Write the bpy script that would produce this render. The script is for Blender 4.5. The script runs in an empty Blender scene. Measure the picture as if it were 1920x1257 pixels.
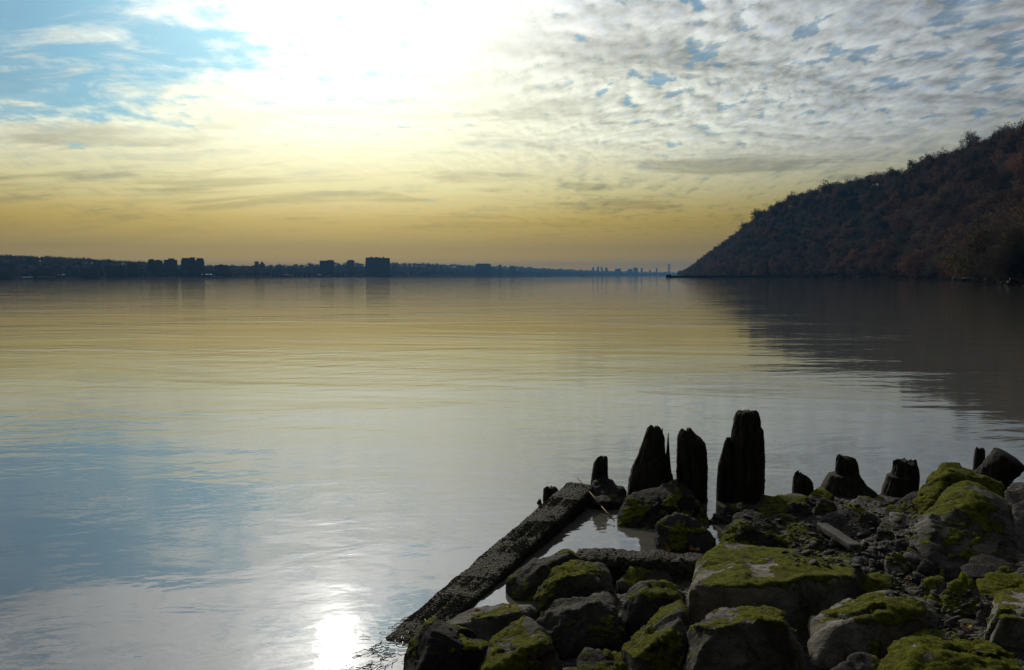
import bpy, bmesh, math, random
import numpy as np
from mathutils import Vector, Matrix, Euler
from mathutils.bvhtree import BVHTree

rad = math.radians
sc = bpy.context.scene
C = sc.collection
random.seed(7)
rng = np.random.default_rng(7)

# ------------------------------------------------------------------ camera
CAM_H = 2.2
FPX = 1507.0                      # focal length in pixels of a 1920 px wide frame
PITCH, ROLL = rad(4.156), rad(-0.2)
camd = bpy.data.cameras.new('camera')
camd.sensor_width = 36.0
camd.lens = 36.0 * FPX / 1920.0
camd.clip_start = 0.05
camd.clip_end = 60000.0
cam = bpy.data.objects.new('camera', camd)
C.objects.link(cam)
CAMR = Euler((rad(90) - PITCH, 0, 0)).to_matrix() @ Matrix.Rotation(ROLL, 3, 'Z')
cam.matrix_world = Matrix.Translation((0, 0, CAM_H)) @ CAMR.to_4x4()
sc.camera = cam

# ------------------------------------------------------------------ light
SUN_EL, SUN_AZ = rad(24.9), rad(-12.7)         # azimuth from +Y, positive to the right
SUN = Vector((math.cos(SUN_EL) * math.sin(SUN_AZ), math.cos(SUN_EL) * math.cos(SUN_AZ), math.sin(SUN_EL)))
sl = bpy.data.lights.new('sun', 'SUN')
sl.energy = 1.9
sl.angle = rad(2.0)
sl.color = (1.0, 0.93, 0.80)
so = bpy.data.objects.new('sun', sl)
C.objects.link(so)
so.rotation_euler = SUN.to_track_quat('Z', 'Y').to_euler()

sc.view_settings.view_transform = 'Standard'
sc.view_settings.look = 'None'
sc.view_settings.exposure = 0.0
sc.view_settings.gamma = 1.0
sc.view_settings.use_curve_mapping = False
sc.cycles.use_denoising = True
sc.cycles.max_bounces = 6
sc.cycles.diffuse_bounces = 2
sc.cycles.glossy_bounces = 3
sc.cycles.transmission_bounces = 2
sc.cycles.transparent_max_bounces = 8
sc.cycles.volume_bounces = 0
sc.cycles.caustics_reflective = False
sc.cycles.caustics_refractive = False
sc.cycles.sample_clamp_indirect = 4.0


class NT:
    """small helper for node graphs"""
    def __init__(self, tree):
        self.t = tree
        self.n = tree.nodes
        self.l = tree.links

    def node(self, kind, **kw):
        nd = self.n.new(kind)
        for k, v in kw.items():
            setattr(nd, k, v)
        return nd

    def put(self, sock, v):
        if isinstance(v, bpy.types.NodeSocket):
            self.l.new(v, sock)
        elif v is not None:
            if hasattr(sock.default_value, '__len__') and not hasattr(v, '__len__'):
                v = [v] * len(sock.default_value)
            if hasattr(sock.default_value, '__len__') and len(sock.default_value) == 4 and len(v) == 3:
                v = (*v, 1.0)
            sock.default_value = v

    def m(self, op, a, b=None, c=None, clamp=False):
        nd = self.node('ShaderNodeMath', operation=op, use_clamp=clamp)
        self.put(nd.inputs[0], a)
        if b is not None: self.put(nd.inputs[1], b)
        if c is not None: self.put(nd.inputs[2], c)
        return nd.outputs[0]

    def v(self, op, a, b=None, scale=None):
        nd = self.node('ShaderNodeVectorMath', operation=op)
        self.put(nd.inputs[0], a)
        if b is not None: self.put(nd.inputs[1], b)
        if scale is not None: self.put(nd.inputs['Scale'], scale)
        return nd.outputs['Value'] if op in ('DOT_PRODUCT', 'LENGTH') else nd.outputs['Vector']

    def sep(self, a):
        nd = self.node('ShaderNodeSeparateXYZ')
        self.put(nd.inputs[0], a)
        return nd.outputs

    def comb(self, x, y, z):
        nd = self.node('ShaderNodeCombineXYZ')
        for i, q in enumerate((x, y, z)): self.put(nd.inputs[i], q)
        return nd.outputs[0]

    def noise(self, vec, scale, detail=3.0, rough=0.5, dist=0.0, lac=2.0, col=False):
        nd = self.node('ShaderNodeTexNoise')
        self.put(nd.inputs['Vector'], vec)
        self.put(nd.inputs['Scale'], scale)
        self.put(nd.inputs['Detail'], detail)
        self.put(nd.inputs['Roughness'], rough)
        self.put(nd.inputs['Distortion'], dist)
        self.put(nd.inputs['Lacunarity'], lac)
        return nd.outputs['Color' if col else 'Fac']

    def voronoi(self, vec, scale, feature='F1'):
        nd = self.node('ShaderNodeTexVoronoi', feature=feature)
        self.put(nd.inputs['Vector'], vec)
        self.put(nd.inputs['Scale'], scale)
        return nd.outputs['Distance']

    def ss(self, x, lo, hi, a=0.0, b=1.0):
        nd = self.node('ShaderNodeMapRange', interpolation_type='SMOOTHSTEP')
        for i, q in enumerate((x, lo, hi, a, b)): self.put(nd.inputs[i], q)
        return nd.outputs[0]

    def lin(self, x, lo, hi, a=0.0, b=1.0):
        nd = self.node('ShaderNodeMapRange', interpolation_type='LINEAR')
        for i, q in enumerate((x, lo, hi, a, b)): self.put(nd.inputs[i], q)
        return nd.outputs[0]

    def mix(self, f, a, b, blend='MIX'):
        nd = self.node('ShaderNodeMix', data_type='RGBA', blend_type=blend)
        self.put(nd.inputs[0], f)
        self.put(nd.inputs[6], a)
        self.put(nd.inputs[7], b)
        return nd.outputs[2]

    def ramp(self, f, stops, interp='LINEAR'):
        nd = self.node('ShaderNodeValToRGB')
        cr = nd.color_ramp
        cr.interpolation = interp
        while len(cr.elements) < len(stops): cr.elements.new(0.5)
        for e, (p, c) in zip(cr.elements, stops):
            e.position = p
            e.color = (*c, 1.0)
        self.put(nd.inputs[0], f)
        return nd.outputs[0]


# ------------------------------------------------------------------ world: clear sky + cloud deck
world = bpy.data.worlds.new('World')
sc.world = world
world.use_nodes = True
W = NT(world.node_tree)
W.n.clear()
out = W.node('ShaderNodeOutputWorld')
bg = W.node('ShaderNodeBackground')
bg.inputs['Strength'].default_value = 0.1
W.l.new(bg.outputs[0], out.inputs['Surface'])
sky = W.node('ShaderNodeTexSky', sky_type='NISHITA', sun_disc=False)
sky.sun_elevation = SUN_EL
sky.sun_rotation = SUN_AZ
sky.air_density = 1.0
sky.dust_density = 1.2
sky.ozone_density = 1.5
D = W.v('NORMALIZE', W.node('ShaderNodeTexCoord').outputs['Generated'])
dx, dy, dz = W.sep(D)[:]
zc = W.m('MAXIMUM', dz, 0.0)
el = W.m('MULTIPLY', W.m('ARCSINE', zc), 180 / math.pi)                  # degrees
az = W.m('MULTIPLY', W.m('ARCTAN2', dx, dy), 180 / math.pi)
ang = W.m('MULTIPLY', W.m('ARCCOSINE', W.m('MINIMUM', W.v('DOT_PRODUCT', D, SUN), 0.99999)), 180 / math.pi)
inv = W.m('DIVIDE', 1.0, W.m('ADD', zc, 0.15))
P = W.comb(W.m('MULTIPLY', dx, inv), W.m('MULTIPLY', dy, inv), 0.0)       # position on the cloud deck
warp = W.v('SCALE', W.v('SUBTRACT', W.noise(P, 0.9, 2.0, col=True), (0.5, 0.5, 0.5)), scale=0.32)
Pw = W.v('ADD', P, warp)
# small altocumulus cells, lit from the sun's side
Pc = W.v('MULTIPLY', Pw, (1.25, 0.80, 1.0))
cells = W.noise(Pc, 12.0, 6.0, 0.56, 0.1)
cells2 = W.noise(W.v('ADD', Pc, (-0.010, 0.030, 0.0)), 12.0, 4.0, 0.56, 0.1)
relief = W.m('SUBTRACT', cells, cells2)
# long streaks
Ps = W.v('MULTIPLY', Pw, (0.55, 1.5, 1.0))
streak = W.noise(Ps, 3.2, 7.0, 0.56, 0.35)
bands = W.noise(W.v('MULTIPLY', Pw, (0.5, 1.6, 1.0)), 2.1, 4.0, 0.55, 0.3)
wisp = W.noise(W.v('ADD', W.v('MULTIPLY', Pw, (1.1, 2.3, 1.0)), (3.1, 0.7, 0.0)), 2.6, 8.0, 0.6, 0.5)
broad = W.noise(P, 0.75, 2.0, 0.5)
right = W.ss(W.m('ADD', az, W.m('MULTIPLY', W.m('SUBTRACT', broad, 0.5), 26.0)), -8.0, 9.0)
right = W.m('MAXIMUM', right, 0.33)
field = W.m('ADD', W.m('MULTIPLY', cells, right), W.m('MULTIPLY', streak, W.m('SUBTRACT', 1.0, right)))
bfield = W.m('ADD', field, W.m('MULTIPLY', W.m('SUBTRACT', broad, 0.5), 0.34))
# cloud lid colour by elevation, brightened towards the sun
elf = W.m('DIVIDE', el, 40.0, clamp=True)
lid = W.ramp(elf, [(0.0, (1.55, 0.88, 0.05)), (0.022, (1.12, 0.68, 0.05)), (0.05, (0.68, 0.46, 0.085)), (0.10, (0.74, 0.53, 0.10)), (0.16, (0.88, 0.79, 0.35)),
                   (0.24, (0.92, 0.92, 0.64)), (0.34, (0.76, 0.78, 0.64)), (0.50, (0.64, 0.68, 0.70)), (1.0, (0.46, 0.50, 0.56))])
fall = W.m('ADD', 0.11, W.m('MULTIPLY', 1.08, W.m('EXPONENT', W.m('MULTIPLY', W.m('POWER', W.m('DIVIDE', ang, 36.0), 2.0), -1.0))))
grey = W.v('SCALE', (1.08, 1.16, 1.20), scale=W.v('DOT_PRODUCT', lid, (0.3, 0.6, 0.1)))
lid2 = W.mix(W.m('MULTIPLY', W.ss(ang, 14.0, 42.0, 0.0, 0.85), W.ss(el, 3.5, 11.0)), lid, grey)
lit = W.v('SCALE', lid2, scale=fall)
g1 = W.m('MULTIPLY', 1.2, W.m('EXPONENT', W.m('MULTIPLY', W.m('POWER', W.m('DIVIDE', ang, 13.5), 2.0), -1.0)))
g2 = W.m('MULTIPLY', 2.2, W.m('EXPONENT', W.m('MULTIPLY', W.m('POWER', W.m('DIVIDE', ang, 4.2), 2.0), -1.0)))
glow = W.v('SCALE', (1.0, 0.96, 0.84), scale=W.m('ADD', g1, g2))
lit = W.v('ADD', lit, W.v('SCALE', glow, scale=W.ss(field, 0.25, 0.6, 0.75, 1.15)))
# thick parts are greyer, the edges towards the sun brighter
shade = W.m('ADD', W.ss(bfield, 0.46, 0.74, 1.08, 0.80), W.m('MULTIPLY', relief, W.m('MULTIPLY', W.m('MULTIPLY', 2.1, W.m('ADD', 0.30, W.m('MULTIPLY', right, 0.75))), W.ss(el, 4.0, 13.0))), clamp=False)
shade = W.m('MINIMUM', W.m('MAXIMUM', shade, 0.66), 1.4)
shade = W.m('MULTIPLY', shade, W.ss(bands, 0.50, 0.66, 1.04, W.ss(el, 2.0, 6.0, 1.0, 0.68)))
shade = W.m('ADD', 1.0, W.m('MULTIPLY', W.m('SUBTRACT', shade, 1.0), W.ss(ang, 9.0, 27.0, 0.15, 1.0)))
lit = W.v('SCALE', lit, scale=shade)
lit = W.mix(W.m('MULTIPLY', W.ss(bfield, 0.50, 0.72), W.ss(ang, 10.0, 26.0, 0.0, 0.55)), lit,
            W.v('MULTIPLY', lit, (0.72, 0.84, 1.12)))
# clear air: physical sky, whitened by thin veil near the sun
clear = W.v('SCALE', W.v('MULTIPLY', sky.outputs[0], (0.38, 0.88, 1.22)), scale=0.043)
clear = W.v('ADD', clear, W.v('SCALE', glow, scale=0.25))
# where the deck is open
gapq = W.m('ADD', W.m('POWER', W.m('DIVIDE', W.m('ADD', az, 30.0), 12.0), 2.0),
           W.m('POWER', W.m('DIVIDE', W.m('SUBTRACT', W.m('SUBTRACT', el, 14.5), W.m('MULTIPLY', W.m('ADD', az, 29.0), 0.12)), 5.2), 2.0))
gap = W.m('EXPONENT', W.m('MULTIPLY', gapq, -0.9))
thr = W.m('ADD', W.m('ADD', W.ss(el, 5.0, 13.0, 0.24, 0.365), W.m('MULTIPLY', gap, 0.235)), W.ss(az, 14.0, 40.0, 0.0, 0.03))
cov = W.ss(W.m('SUBTRACT', bfield, thr), -0.07, W.m('ADD', 0.09, W.m('MULTIPLY', gap, 0.12)))
lowveil = W.ss(el, 3.0, 9.0, 1.0, 0.0)
veil = W.m('MAXIMUM', W.m('MULTIPLY', lowveil, 0.95), W.m('ADD', W.ss(ang, 18.0, 30.0, 0.05, 0.48), W.m('MULTIPLY', 0.75, W.ss(wisp, 0.50, 0.72))))
cov = W.m('MAXIMUM', cov, veil)
# in the lowest air the cloud pattern dissolves in mist
mist = W.v('SCALE', lid, scale=fall)
col = W.mix(cov, clear, lit)
col = W.mix(W.ss(el, 1.2, 5.5, 0.92, 0.0), col, W.v('ADD', mist, W.v('SCALE', glow, scale=0.6)))
W.l.new(W.v('SCALE', col, scale=10.0), bg.inputs['Color'])


# ------------------------------------------------------------------ projection helpers
def ray(px, py):
    return (CAMR @ Vector(((px - 960.0) / FPX, -(py - 628.5) / FPX, -1.0))).normalized()

def at_depth(px, py, y):
    d = ray(px, py)
    return Vector((0, 0, CAM_H)) + d * (y / d.y)

def at_z(px, py, z=0.0):
    d = ray(px, py)
    return Vector((0, 0, CAM_H)) + d * ((z - CAM_H) / d.z)


# ------------------------------------------------------------------ numpy noise
_perm = np.random.default_rng(3).permutation(256)
_perm = np.concatenate([_perm, _perm, _perm])
_grad = np.random.default_rng(4).normal(size=(256, 3))
_grad /= np.linalg.norm(_grad, axis=1)[:, None]

def perlin(p):
    p = np.asarray(p, float)
    i = np.floor(p).astype(int)
    f = p - i
    u = f * f * f * (f * (f * 6 - 15) + 10)
    i &= 255
    res = 0
    for a in (0, 1):
        for b in (0, 1):
            for c in (0, 1):
                h = _perm[_perm[_perm[(i[:, 0] + a) & 255] + ((i[:, 1] + b) & 255)] + ((i[:, 2] + c) & 255)] & 255
                g = _grad[h]
                d = g[:, 0] * (f[:, 0] - a) + g[:, 1] * (f[:, 1] - b) + g[:, 2] * (f[:, 2] - c)
                w = (u[:, 0] if a else 1 - u[:, 0]) * (u[:, 1] if b else 1 - u[:, 1]) * (u[:, 2] if c else 1 - u[:, 2])
                res = res + d * w
    return res

def fbm(p, octaves=4, gain=0.5, ridged=False):
    p = np.asarray(p, float)
    s, a = 0.0, 1.0
    for k in range(octaves):
        n = perlin(p * (2.03 ** k) + 17.3 * k)
        if ridged: n = 0.35 - np.abs(n) * 1.4
        s = s + a * n
        a *= gain
    return s


# ------------------------------------------------------------------ object helpers
def mesh_np(name, verts, faces, smooth=True):
    me = bpy.data.meshes.new(name)
    verts = np.asarray(verts, float)
    if isinstance(faces, np.ndarray):
        nf, k = faces.shape
        me.vertices.add(len(verts)); me.vertices.foreach_set('co', verts.ravel())
        me.loops.add(nf * k); me.loops.foreach_set('vertex_index', faces.ravel().astype(np.int32))
        me.polygons.add(nf)
        me.polygons.foreach_set('loop_start', np.arange(0, nf * k, k, dtype=np.int32))
        me.polygons.foreach_set('loop_total', np.full(nf, k, dtype=np.int32))
        me.update(calc_edges=True)
        me.validate()
    else:
        me.from_pydata([tuple(v) for v in verts], [], faces)
    if smooth:
        me.polygons.foreach_set('use_smooth', np.ones(len(me.polygons), dtype=bool))
    me.update()
    return me

def link(name, me, mats=None, parent=None, loc=None):
    o = bpy.data.objects.new(name, me)
    C.objects.link(o)
    if mats is not None and me is not None and not me.materials:
        for m_ in (mats if isinstance(mats, (list, tuple)) else [mats]): me.materials.append(m_)
    if parent is not None: o.parent = parent
    if loc is not None: o.location = loc
    return o

def tag(o, label=None, cat=None, group=None, kind=None):
    if label: o['label'] = label
    if cat: o['category'] = cat
    if group: o['group'] = group
    if kind: o['kind'] = kind
    return o

class MB:
    """collects simple shapes into one mesh"""
    def __init__(self): self.v, self.f = [], []
    def box(self, c, s, rz=0.0):
        b = len(self.v)
        cs, sn = math.cos(rz), math.sin(rz)
        for z in (-.5, .5):
            for (x, y) in ((-.5, -.5), (.5, -.5), (.5, .5), (-.5, .5)):
                X, Y = x * s[0], y * s[1]
                self.v.append((c[0] + X * cs - Y * sn, c[1] + X * sn + Y * cs, c[2] + z * s[2]))
        self.f += [(b, b+3, b+2, b+1), (b+4, b+5, b+6, b+7), (b, b+1, b+5, b+4), (b+1, b+2, b+6, b+5), (b+2, b+3, b+7, b+6), (b+3, b, b+4, b+7)]
        return self
    def tube(self, a, b_, ra, rb, n=6, cap=True):
        a, b_ = Vector(a), Vector(b_)
        d = (b_ - a).normalized()
        u = d.orthogonal().normalized(); w = d.cross(u)
        k = len(self.v)
        for p, r in ((a, ra), (b_, rb)):
            for i in range(n):
                t = 2 * math.pi * i / n
                self.v.append(tuple(p + u * (r * math.cos(t)) + w * (r * math.sin(t))))
        for i in range(n):
            j = (i + 1) % n
            self.f.append((k + i, k + j, k + n + j, k + n + i))
        if cap:
            self.f.append(tuple(k + n + i for i in range(n)))
            self.f.append(tuple(k + n - 1 - i for i in range(n)))
        return self
    def gable(self, c, s, h, rz=0.0):
        """gable roof: base centre c, base size s, ridge along local x"""
        b = len(self.v)
        cs, sn = math.cos(rz), math.sin(rz)
        for (x, y, z) in ((-.5, -.5, 0), (.5, -.5, 0), (.5, .5, 0), (-.5, .5, 0), (-.5, 0, h), (.5, 0, h)):
            X, Y = x * s[0], y * s[1]
            self.v.append((c[0] + X * cs - Y * sn, c[1] + X * sn + Y * cs, c[2] + z))
        self.f += [(b, b+1, b+5, b+4), (b+2, b+3, b+4, b+5), (b+1, b+2, b+5), (b+3, b, b+4), (b+3, b+2, b+1, b)]
        return self
    def build(self, name, mat, parent=None, loc=None, smooth=False):
        return link(name, mesh_np(name, self.v, self.f, smooth), mat, parent, loc)


# ------------------------------------------------------------------ materials
def material(name):
    mt = bpy.data.materials.new(name)
    mt.use_nodes = True
    g = NT(mt.node_tree)
    g.n.clear()
    o = g.node('ShaderNodeOutputMaterial')
    return mt, g, o

def principled(g, o, color, rough=0.85, normal=None, spec=0.3):
    b = g.node('ShaderNodeBsdfPrincipled')
    g.put(b.inputs['Base Color'], color)
    g.put(b.inputs['Roughness'], rough)
    g.put(b.inputs['Specular IOR Level'], spec)
    if normal is not None: g.l.new(normal, b.inputs['Normal'])
    g.l.new(b.outputs[0], o.inputs['Surface'])
    return b

def bump(g, h, dist=0.02, strength=1.0):
    nd = g.node('ShaderNodeBump')
    nd.inputs['Distance'].default_value = dist
    nd.inputs['Strength'].default_value = strength
    g.l.new(h, nd.inputs['Height'])
    return nd.outputs[0]

def simple_mat(name, c1, c2=None, scale=1.0, rough=0.85, spec=0.3, bumpd=0.0):
    mt, g, o = material(name)
    tc = g.node('ShaderNodeTexCoord').outputs['Object']
    n = g.noise(tc, scale, 4.0, 0.6)
    cc = g.mix(g.ss(n, 0.3, 0.7), c1, c2 or tuple(0.7 * q for q in c1))
    principled(g, o, cc, rough, bump(g, g.noise(tc, scale * 4, 5.0, 0.6), bumpd) if bumpd else None, spec)
    return mt

# stone with moss: the object's colour gives (moss amount, paleness of the stone, wetness)
mt, g, o = material('mossy_stone')
tc = g.node('ShaderNodeTexCoord').outputs['Object']
geo = g.node('ShaderNodeNewGeometry')
oi = g.node('ShaderNodeObjectInfo')
oc = g.node('ShaderNodeSeparateColor'); g.l.new(oi.outputs['Color'], oc.inputs[0])
mossA, paleA, _ = oc.outputs[:]
seedv = g.comb(g.m('MULTIPLY', oi.outputs['Random'], 37.0), g.m('MULTIPLY', oi.outputs['Random'], 11.0), 0.0)
vv = g.v('ADD', tc, seedv)
n1 = g.noise(vv, 3.0, 6.0, 0.62, 0.4)
n2 = g.noise(vv, 16.0, 6.0, 0.65, 0.2)
n3 = g.noise(vv, 85.0, 4.0, 0.7)
speck = g.ss(g.voronoi(vv, 60.0), 0.05, 0.16, 1.0, 0.0)
stone = g.mix(g.ss(n1, 0.32, 0.68), (0.030, 0.027, 0.023), (0.165, 0.155, 0.135))
stone = g.mix(g.m('MULTIPLY', g.ss(n2, 0.45, 0.75), 0.7), stone, (0.06, 0.055, 0.046))
stone = g.mix(g.m('MULTIPLY', g.ss(n3, 0.5, 0.8), 0.45), stone, (0.24, 0.23, 0.21))
vein = g.m('ABSOLUTE', g.m('SUBTRACT', g.noise(vv, 4.5, 4.0, 0.6, 1.2), 0.5))
stone = g.mix(g.ss(vein, 0.0, 0.018, 0.55, 0.0), stone, (0.02, 0.018, 0.015))
lich = g.ss(g.noise(g.v('ADD', vv, (5.0, 2.0, 1.0)), 9.0, 6.0, 0.7, 0.3), 0.60, 0.68)
stone = g.mix(g.m('MULTIPLY', lich, 0.5), stone, (0.19, 0.19, 0.155))
stone = g.mix(g.m('MULTIPLY', g.ss(g.noise(g.v('ADD', vv, (1.0, 7.0, 3.0)), 2.2, 4.0, 0.6), 0.52, 0.66), 0.55), stone, (0.085, 0.062, 0.036))
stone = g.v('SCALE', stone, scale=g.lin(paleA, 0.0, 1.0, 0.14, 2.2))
atn = g.node('ShaderNodeAttribute', attribute_name='moss')
mossm = g.ss(g.m('ADD', atn.outputs['Fac'], g.m('ADD', g.m('MULTIPLY', g.m('SUBTRACT', n2, 0.5), 0.5), g.m('MULTIPLY', g.m('SUBTRACT', n3, 0.5), 0.8))), 0.35, 0.62)
mossc = g.mix(g.ss(g.noise(vv, 28.0, 5.0, 0.7), 0.3, 0.7), (0.060, 0.074, 0.006), (0.225, 0.235, 0.012))
mossc = g.mix(g.ss(g.noise(vv, 130.0, 3.0, 0.7), 0.45, 0.75), mossc, (0.035, 0.045, 0.005))
mossc = g.mix(g.m('MULTIPLY', g.ss(g.noise(vv, 5.0, 3.0), 0.52, 0.7), 0.5), mossc, (0.10, 0.085, 0.02))
colr = g.mix(mossm, stone, mossc)
hh = g.m('ADD', g.m('MULTIPLY', n2, 0.030), g.m('MULTIPLY', n3, 0.006))
hh = g.m('ADD', hh, g.m('MULTIPLY', mossm, g.m('ADD', 0.006, g.m('MULTIPLY', g.noise(vv, 110.0, 4.0, 0.7), 0.016))))
hh = g.m('SUBTRACT', hh, g.m('MULTIPLY', speck, g.m('MULTIPLY', 0.006, g.ss(n1, 0.45, 0.6))))
principled(g, o, colr, g.mix(mossm, (0.78,) * 3, (0.95,) * 3), bump(g, hh, 1.0), 0.12)
MOSSY = mt

# barnacled wet timber
mt, g, o = material('crusted_timber')
tc = g.node('ShaderNodeTexCoord').outputs['Object']
n1 = g.noise(tc, 5.0, 5.0, 0.6)
n2 = g.noise(tc, 40.0, 5.0, 0.65)
vo = g.voronoi(tc, 55.0)
cc = g.mix(g.ss(n2, 0.35, 0.7), (0.022, 0.020, 0.015), (0.10, 0.095, 0.07))
cc = g.mix(g.m('MULTIPLY', g.ss(n1, 0.5, 0.65), 0.6), cc, (0.055, 0.060, 0.018))
principled(g, o, cc, 0.75, bump(g, g.m('ADD', g.m('MULTIPLY', n2, 0.02), g.m('MULTIPLY', vo, -0.02)), 1.0), 0.1)
CRUST = mt

mt, g, o = material('rotten_pile_wood')
tc = g.node('ShaderNodeTexCoord').outputs['Object']
st = g.v('MULTIPLY', tc, (1.0, 1.0, 0.12))
n1 = g.noise(st, 26.0, 5.0, 0.65, 0.6)
n2 = g.noise(tc, 60.0, 4.0, 0.65)
cc = g.mix(g.ss(n1, 0.3, 0.7), (0.009, 0.008, 0.006), (0.075, 0.062, 0.045))
cc = g.mix(g.m('MULTIPLY', g.ss(g.noise(tc, 4.0, 4.0), 0.55, 0.7), 0.5), cc, (0.035, 0.038, 0.012))
principled(g, o, cc, 0.85, bump(g, g.m('ADD', g.m('MULTIPLY', n1, 0.03), g.m('MULTIPLY', n2, 0.012)), 1.0), 0.2)
PILE = mt

PLANK = simple_mat('weathered_plank', (0.11, 0.105, 0.095), (0.05, 0.047, 0.04), 9.0, 0.8, 0.3, 0.01)
LEAF = simple_mat('dead_leaf', (0.38, 0.19, 0.07), (0.22, 0.09, 0.035), 30.0, 0.7, 0.3)
STRAW = simple_mat('dry_straw', (0.30, 0.22, 0.09), (0.18, 0.12, 0.05), 30.0, 0.8, 0.2)
WEED = simple_mat('wet_weed', (0.020, 0.022, 0.012), (0.05, 0.05, 0.03), 30.0, 0.25, 0.6)
BARN = simple_mat('barnacle', (0.090, 0.084, 0.066), (0.040, 0.037, 0.029), 40.0, 0.9, 0.05)
ALGAE = simple_mat('algae_bumps', (0.045, 0.058, 0.014), (0.018, 0.022, 0.008), 40.0, 0.95, 0.0)

# river bank: dark gravelly mud
mt, g, o = material('bank_mud')
tc = g.node('ShaderNodeTexCoord').outputs['Object']
n1 = g.noise(tc, 2.2, 6.0, 0.6)
n2 = g.noise(tc, 22.0, 6.0, 0.65)
vo = g.voronoi(tc, 26.0)
cc = g.mix(g.ss(n2, 0.3, 0.7), (0.016, 0.015, 0.012), (0.085, 0.08, 0.066))
cc = g.mix(g.m('MULTIPLY', g.ss(n1, 0.55, 0.7), 0.5), cc, (0.04, 0.045, 0.012))
principled(g, o, cc, 0.8, bump(g, g.m('ADD', g.m('MULTIPLY', n2, 0.04), g.m('MULTIPLY', vo, -0.05)), 1.0), 0.3)
MUD = mt

# pebbles
PEB = simple_mat('pebble_stone', (0.12, 0.112, 0.096), (0.035, 0.033, 0.028), 11.0, 0.8, 0.3, 0.004)

# river water
mt, g, o = material('river_water')
pos = g.node('ShaderNodeNewGeometry').outputs['Position']
def wv(sx, sy, rot, scale, detail, rough, dist=0.0):
    c_, s_ = math.cos(rot), math.sin(rot)
    px_, py_, _z = g.sep(pos)[:]
    a_ = g.m('ADD', g.m('MULTIPLY', px_, c_ * sx), g.m('MULTIPLY', py_, s_ * sx))
    b_ = g.m('ADD', g.m('MULTIPLY', px_, -s_ * sy), g.m('MULTIPLY', py_, c_ * sy))
    return g.noise(g.comb(a_, b_, 0.0), scale, detail, rough, dist)
swell = wv(0.30, 1.0, rad(-14), 0.42, 3.0, 0.5, 0.6)
rip = wv(0.5, 1.0, rad(12), 2.1, 3.0, 0.5, 0.4)
fine = wv(0.6, 1.0, rad(-4), 8.5, 3.0, 0.5, 0.3)
patch = g.ss(wv(0.35, 1.0, rad(6), 0.16, 3.0, 0.55, 0.5), 0.42, 0.66, 0.25, 1.2)
hh = g.m('ADD', g.m('MULTIPLY', swell, 0.024), g.m('MULTIPLY', g.m('MULTIPLY', rip, patch), 0.0135))
hh = g.m('ADD', hh, g.m('MULTIPLY', g.m('MULTIPLY', fine, patch), 0.0026))
bn = bump(g, hh, 1.0)
fr = g.node('ShaderNodeFresnel'); fr.inputs['IOR'].default_value = 2.35
g.l.new(bn, fr.inputs['Normal'])
gl = g.node('ShaderNodeBsdfGlossy'); gl.inputs['Roughness'].default_value = 0.035
gl.inputs['Color'].default_value = (0.90, 0.92, 0.97, 1)
g.l.new(bn, gl.inputs['Normal'])
df = g.node('ShaderNodeBsdfDiffuse'); df.inputs['Color'].default_value = (0.135, 0.128, 0.105, 1)
mx = g.node('ShaderNodeMixShader')
g.l.new(fr.outputs[0], mx.inputs[0]); g.l.new(df.outputs[0], mx.inputs[1]); g.l.new(gl.outputs[0], mx.inputs[2])
g.l.new(mx.outputs[0], o.inputs['Surface'])
WATER = mt

# forest floor on the hill
HILLM = simple_mat('leaf_litter', (0.050, 0.032, 0.020), (0.026, 0.020, 0.015), 0.06, 0.95, 0.0)
FARM = simple_mat('far_ground', (0.035, 0.035, 0.028), (0.055, 0.048, 0.036), 0.02, 0.95, 0.0)
SAND = simple_mat('beach_sand', (0.26, 0.20, 0.15), (0.16, 0.13, 0.10), 0.4, 0.9, 0.0)
BARK = simple_mat('bark', (0.060, 0.050, 0.042), (0.035, 0.030, 0.026), 1.0, 0.9, 0.0)

def leaf_mat(name, c1, c2):
    mt, g, o = material(name)
    oi = g.node('ShaderNodeObjectInfo')
    tc = g.node('ShaderNodeTexCoord').outputs['Object']
    n = g.noise(tc, 0.9, 3.0, 0.6)
    f = g.m('ADD', g.m('MULTIPLY', oi.outputs['Random'], 0.7), g.m('MULTIPLY', n, 0.5))
    cc = g.v('SCALE', g.mix(g.ss(f, 0.15, 0.95), c1, c2), scale=g.lin(g.m('FRACT', g.m('MULTIPLY', oi.outputs['Random'], 7.31)), 0.0, 1.0, 0.45, 1.5))
    df = g.node('ShaderNodeBsdfDiffuse'); g.l.new(cc, df.inputs['Color'])
    tr = g.node('ShaderNodeBsdfTranslucent'); g.l.new(cc, tr.inputs['Color'])
    mx = g.node('ShaderNodeMixShader'); mx.inputs[0].default_value = 0.3
    g.l.new(df.outputs[0], mx.inputs[1]); g.l.new(tr.outputs[0], mx.inputs[2])
    g.l.new(mx.outputs[0], o.inputs['Surface'])
    return mt

RUST = leaf_mat('rust_leaves', (0.21, 0.088, 0.046), (0.13, 0.062, 0.04))
BROWN = leaf_mat('brown_leaves', (0.15, 0.095, 0.06), (0.095, 0.064, 0.046))
OLIVE = leaf_mat('olive_leaves', (0.115, 0.1, 0.045), (0.075, 0.074, 0.038))
YELLOW = leaf_mat('yellow_leaves', (0.34, 0.24, 0.04), (0.26, 0.18, 0.04))
TWIGM = leaf_mat('grey_twigs', (0.11, 0.09, 0.08), (0.075, 0.064, 0.06))
EVER = leaf_mat('dark_needles', (0.03, 0.042, 0.024), (0.02, 0.03, 0.018))

# ------------------------------------------------------------------ water sheet and river bank
def sheet(name, x0, x1, y0, y1, z, mat):
    return link(name, mesh_np(name, [(x0, y0, z), (x1, y0, z), (x1, y1, z), (x0, y1, z)], [(0, 1, 2, 3)], False), mat)

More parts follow.
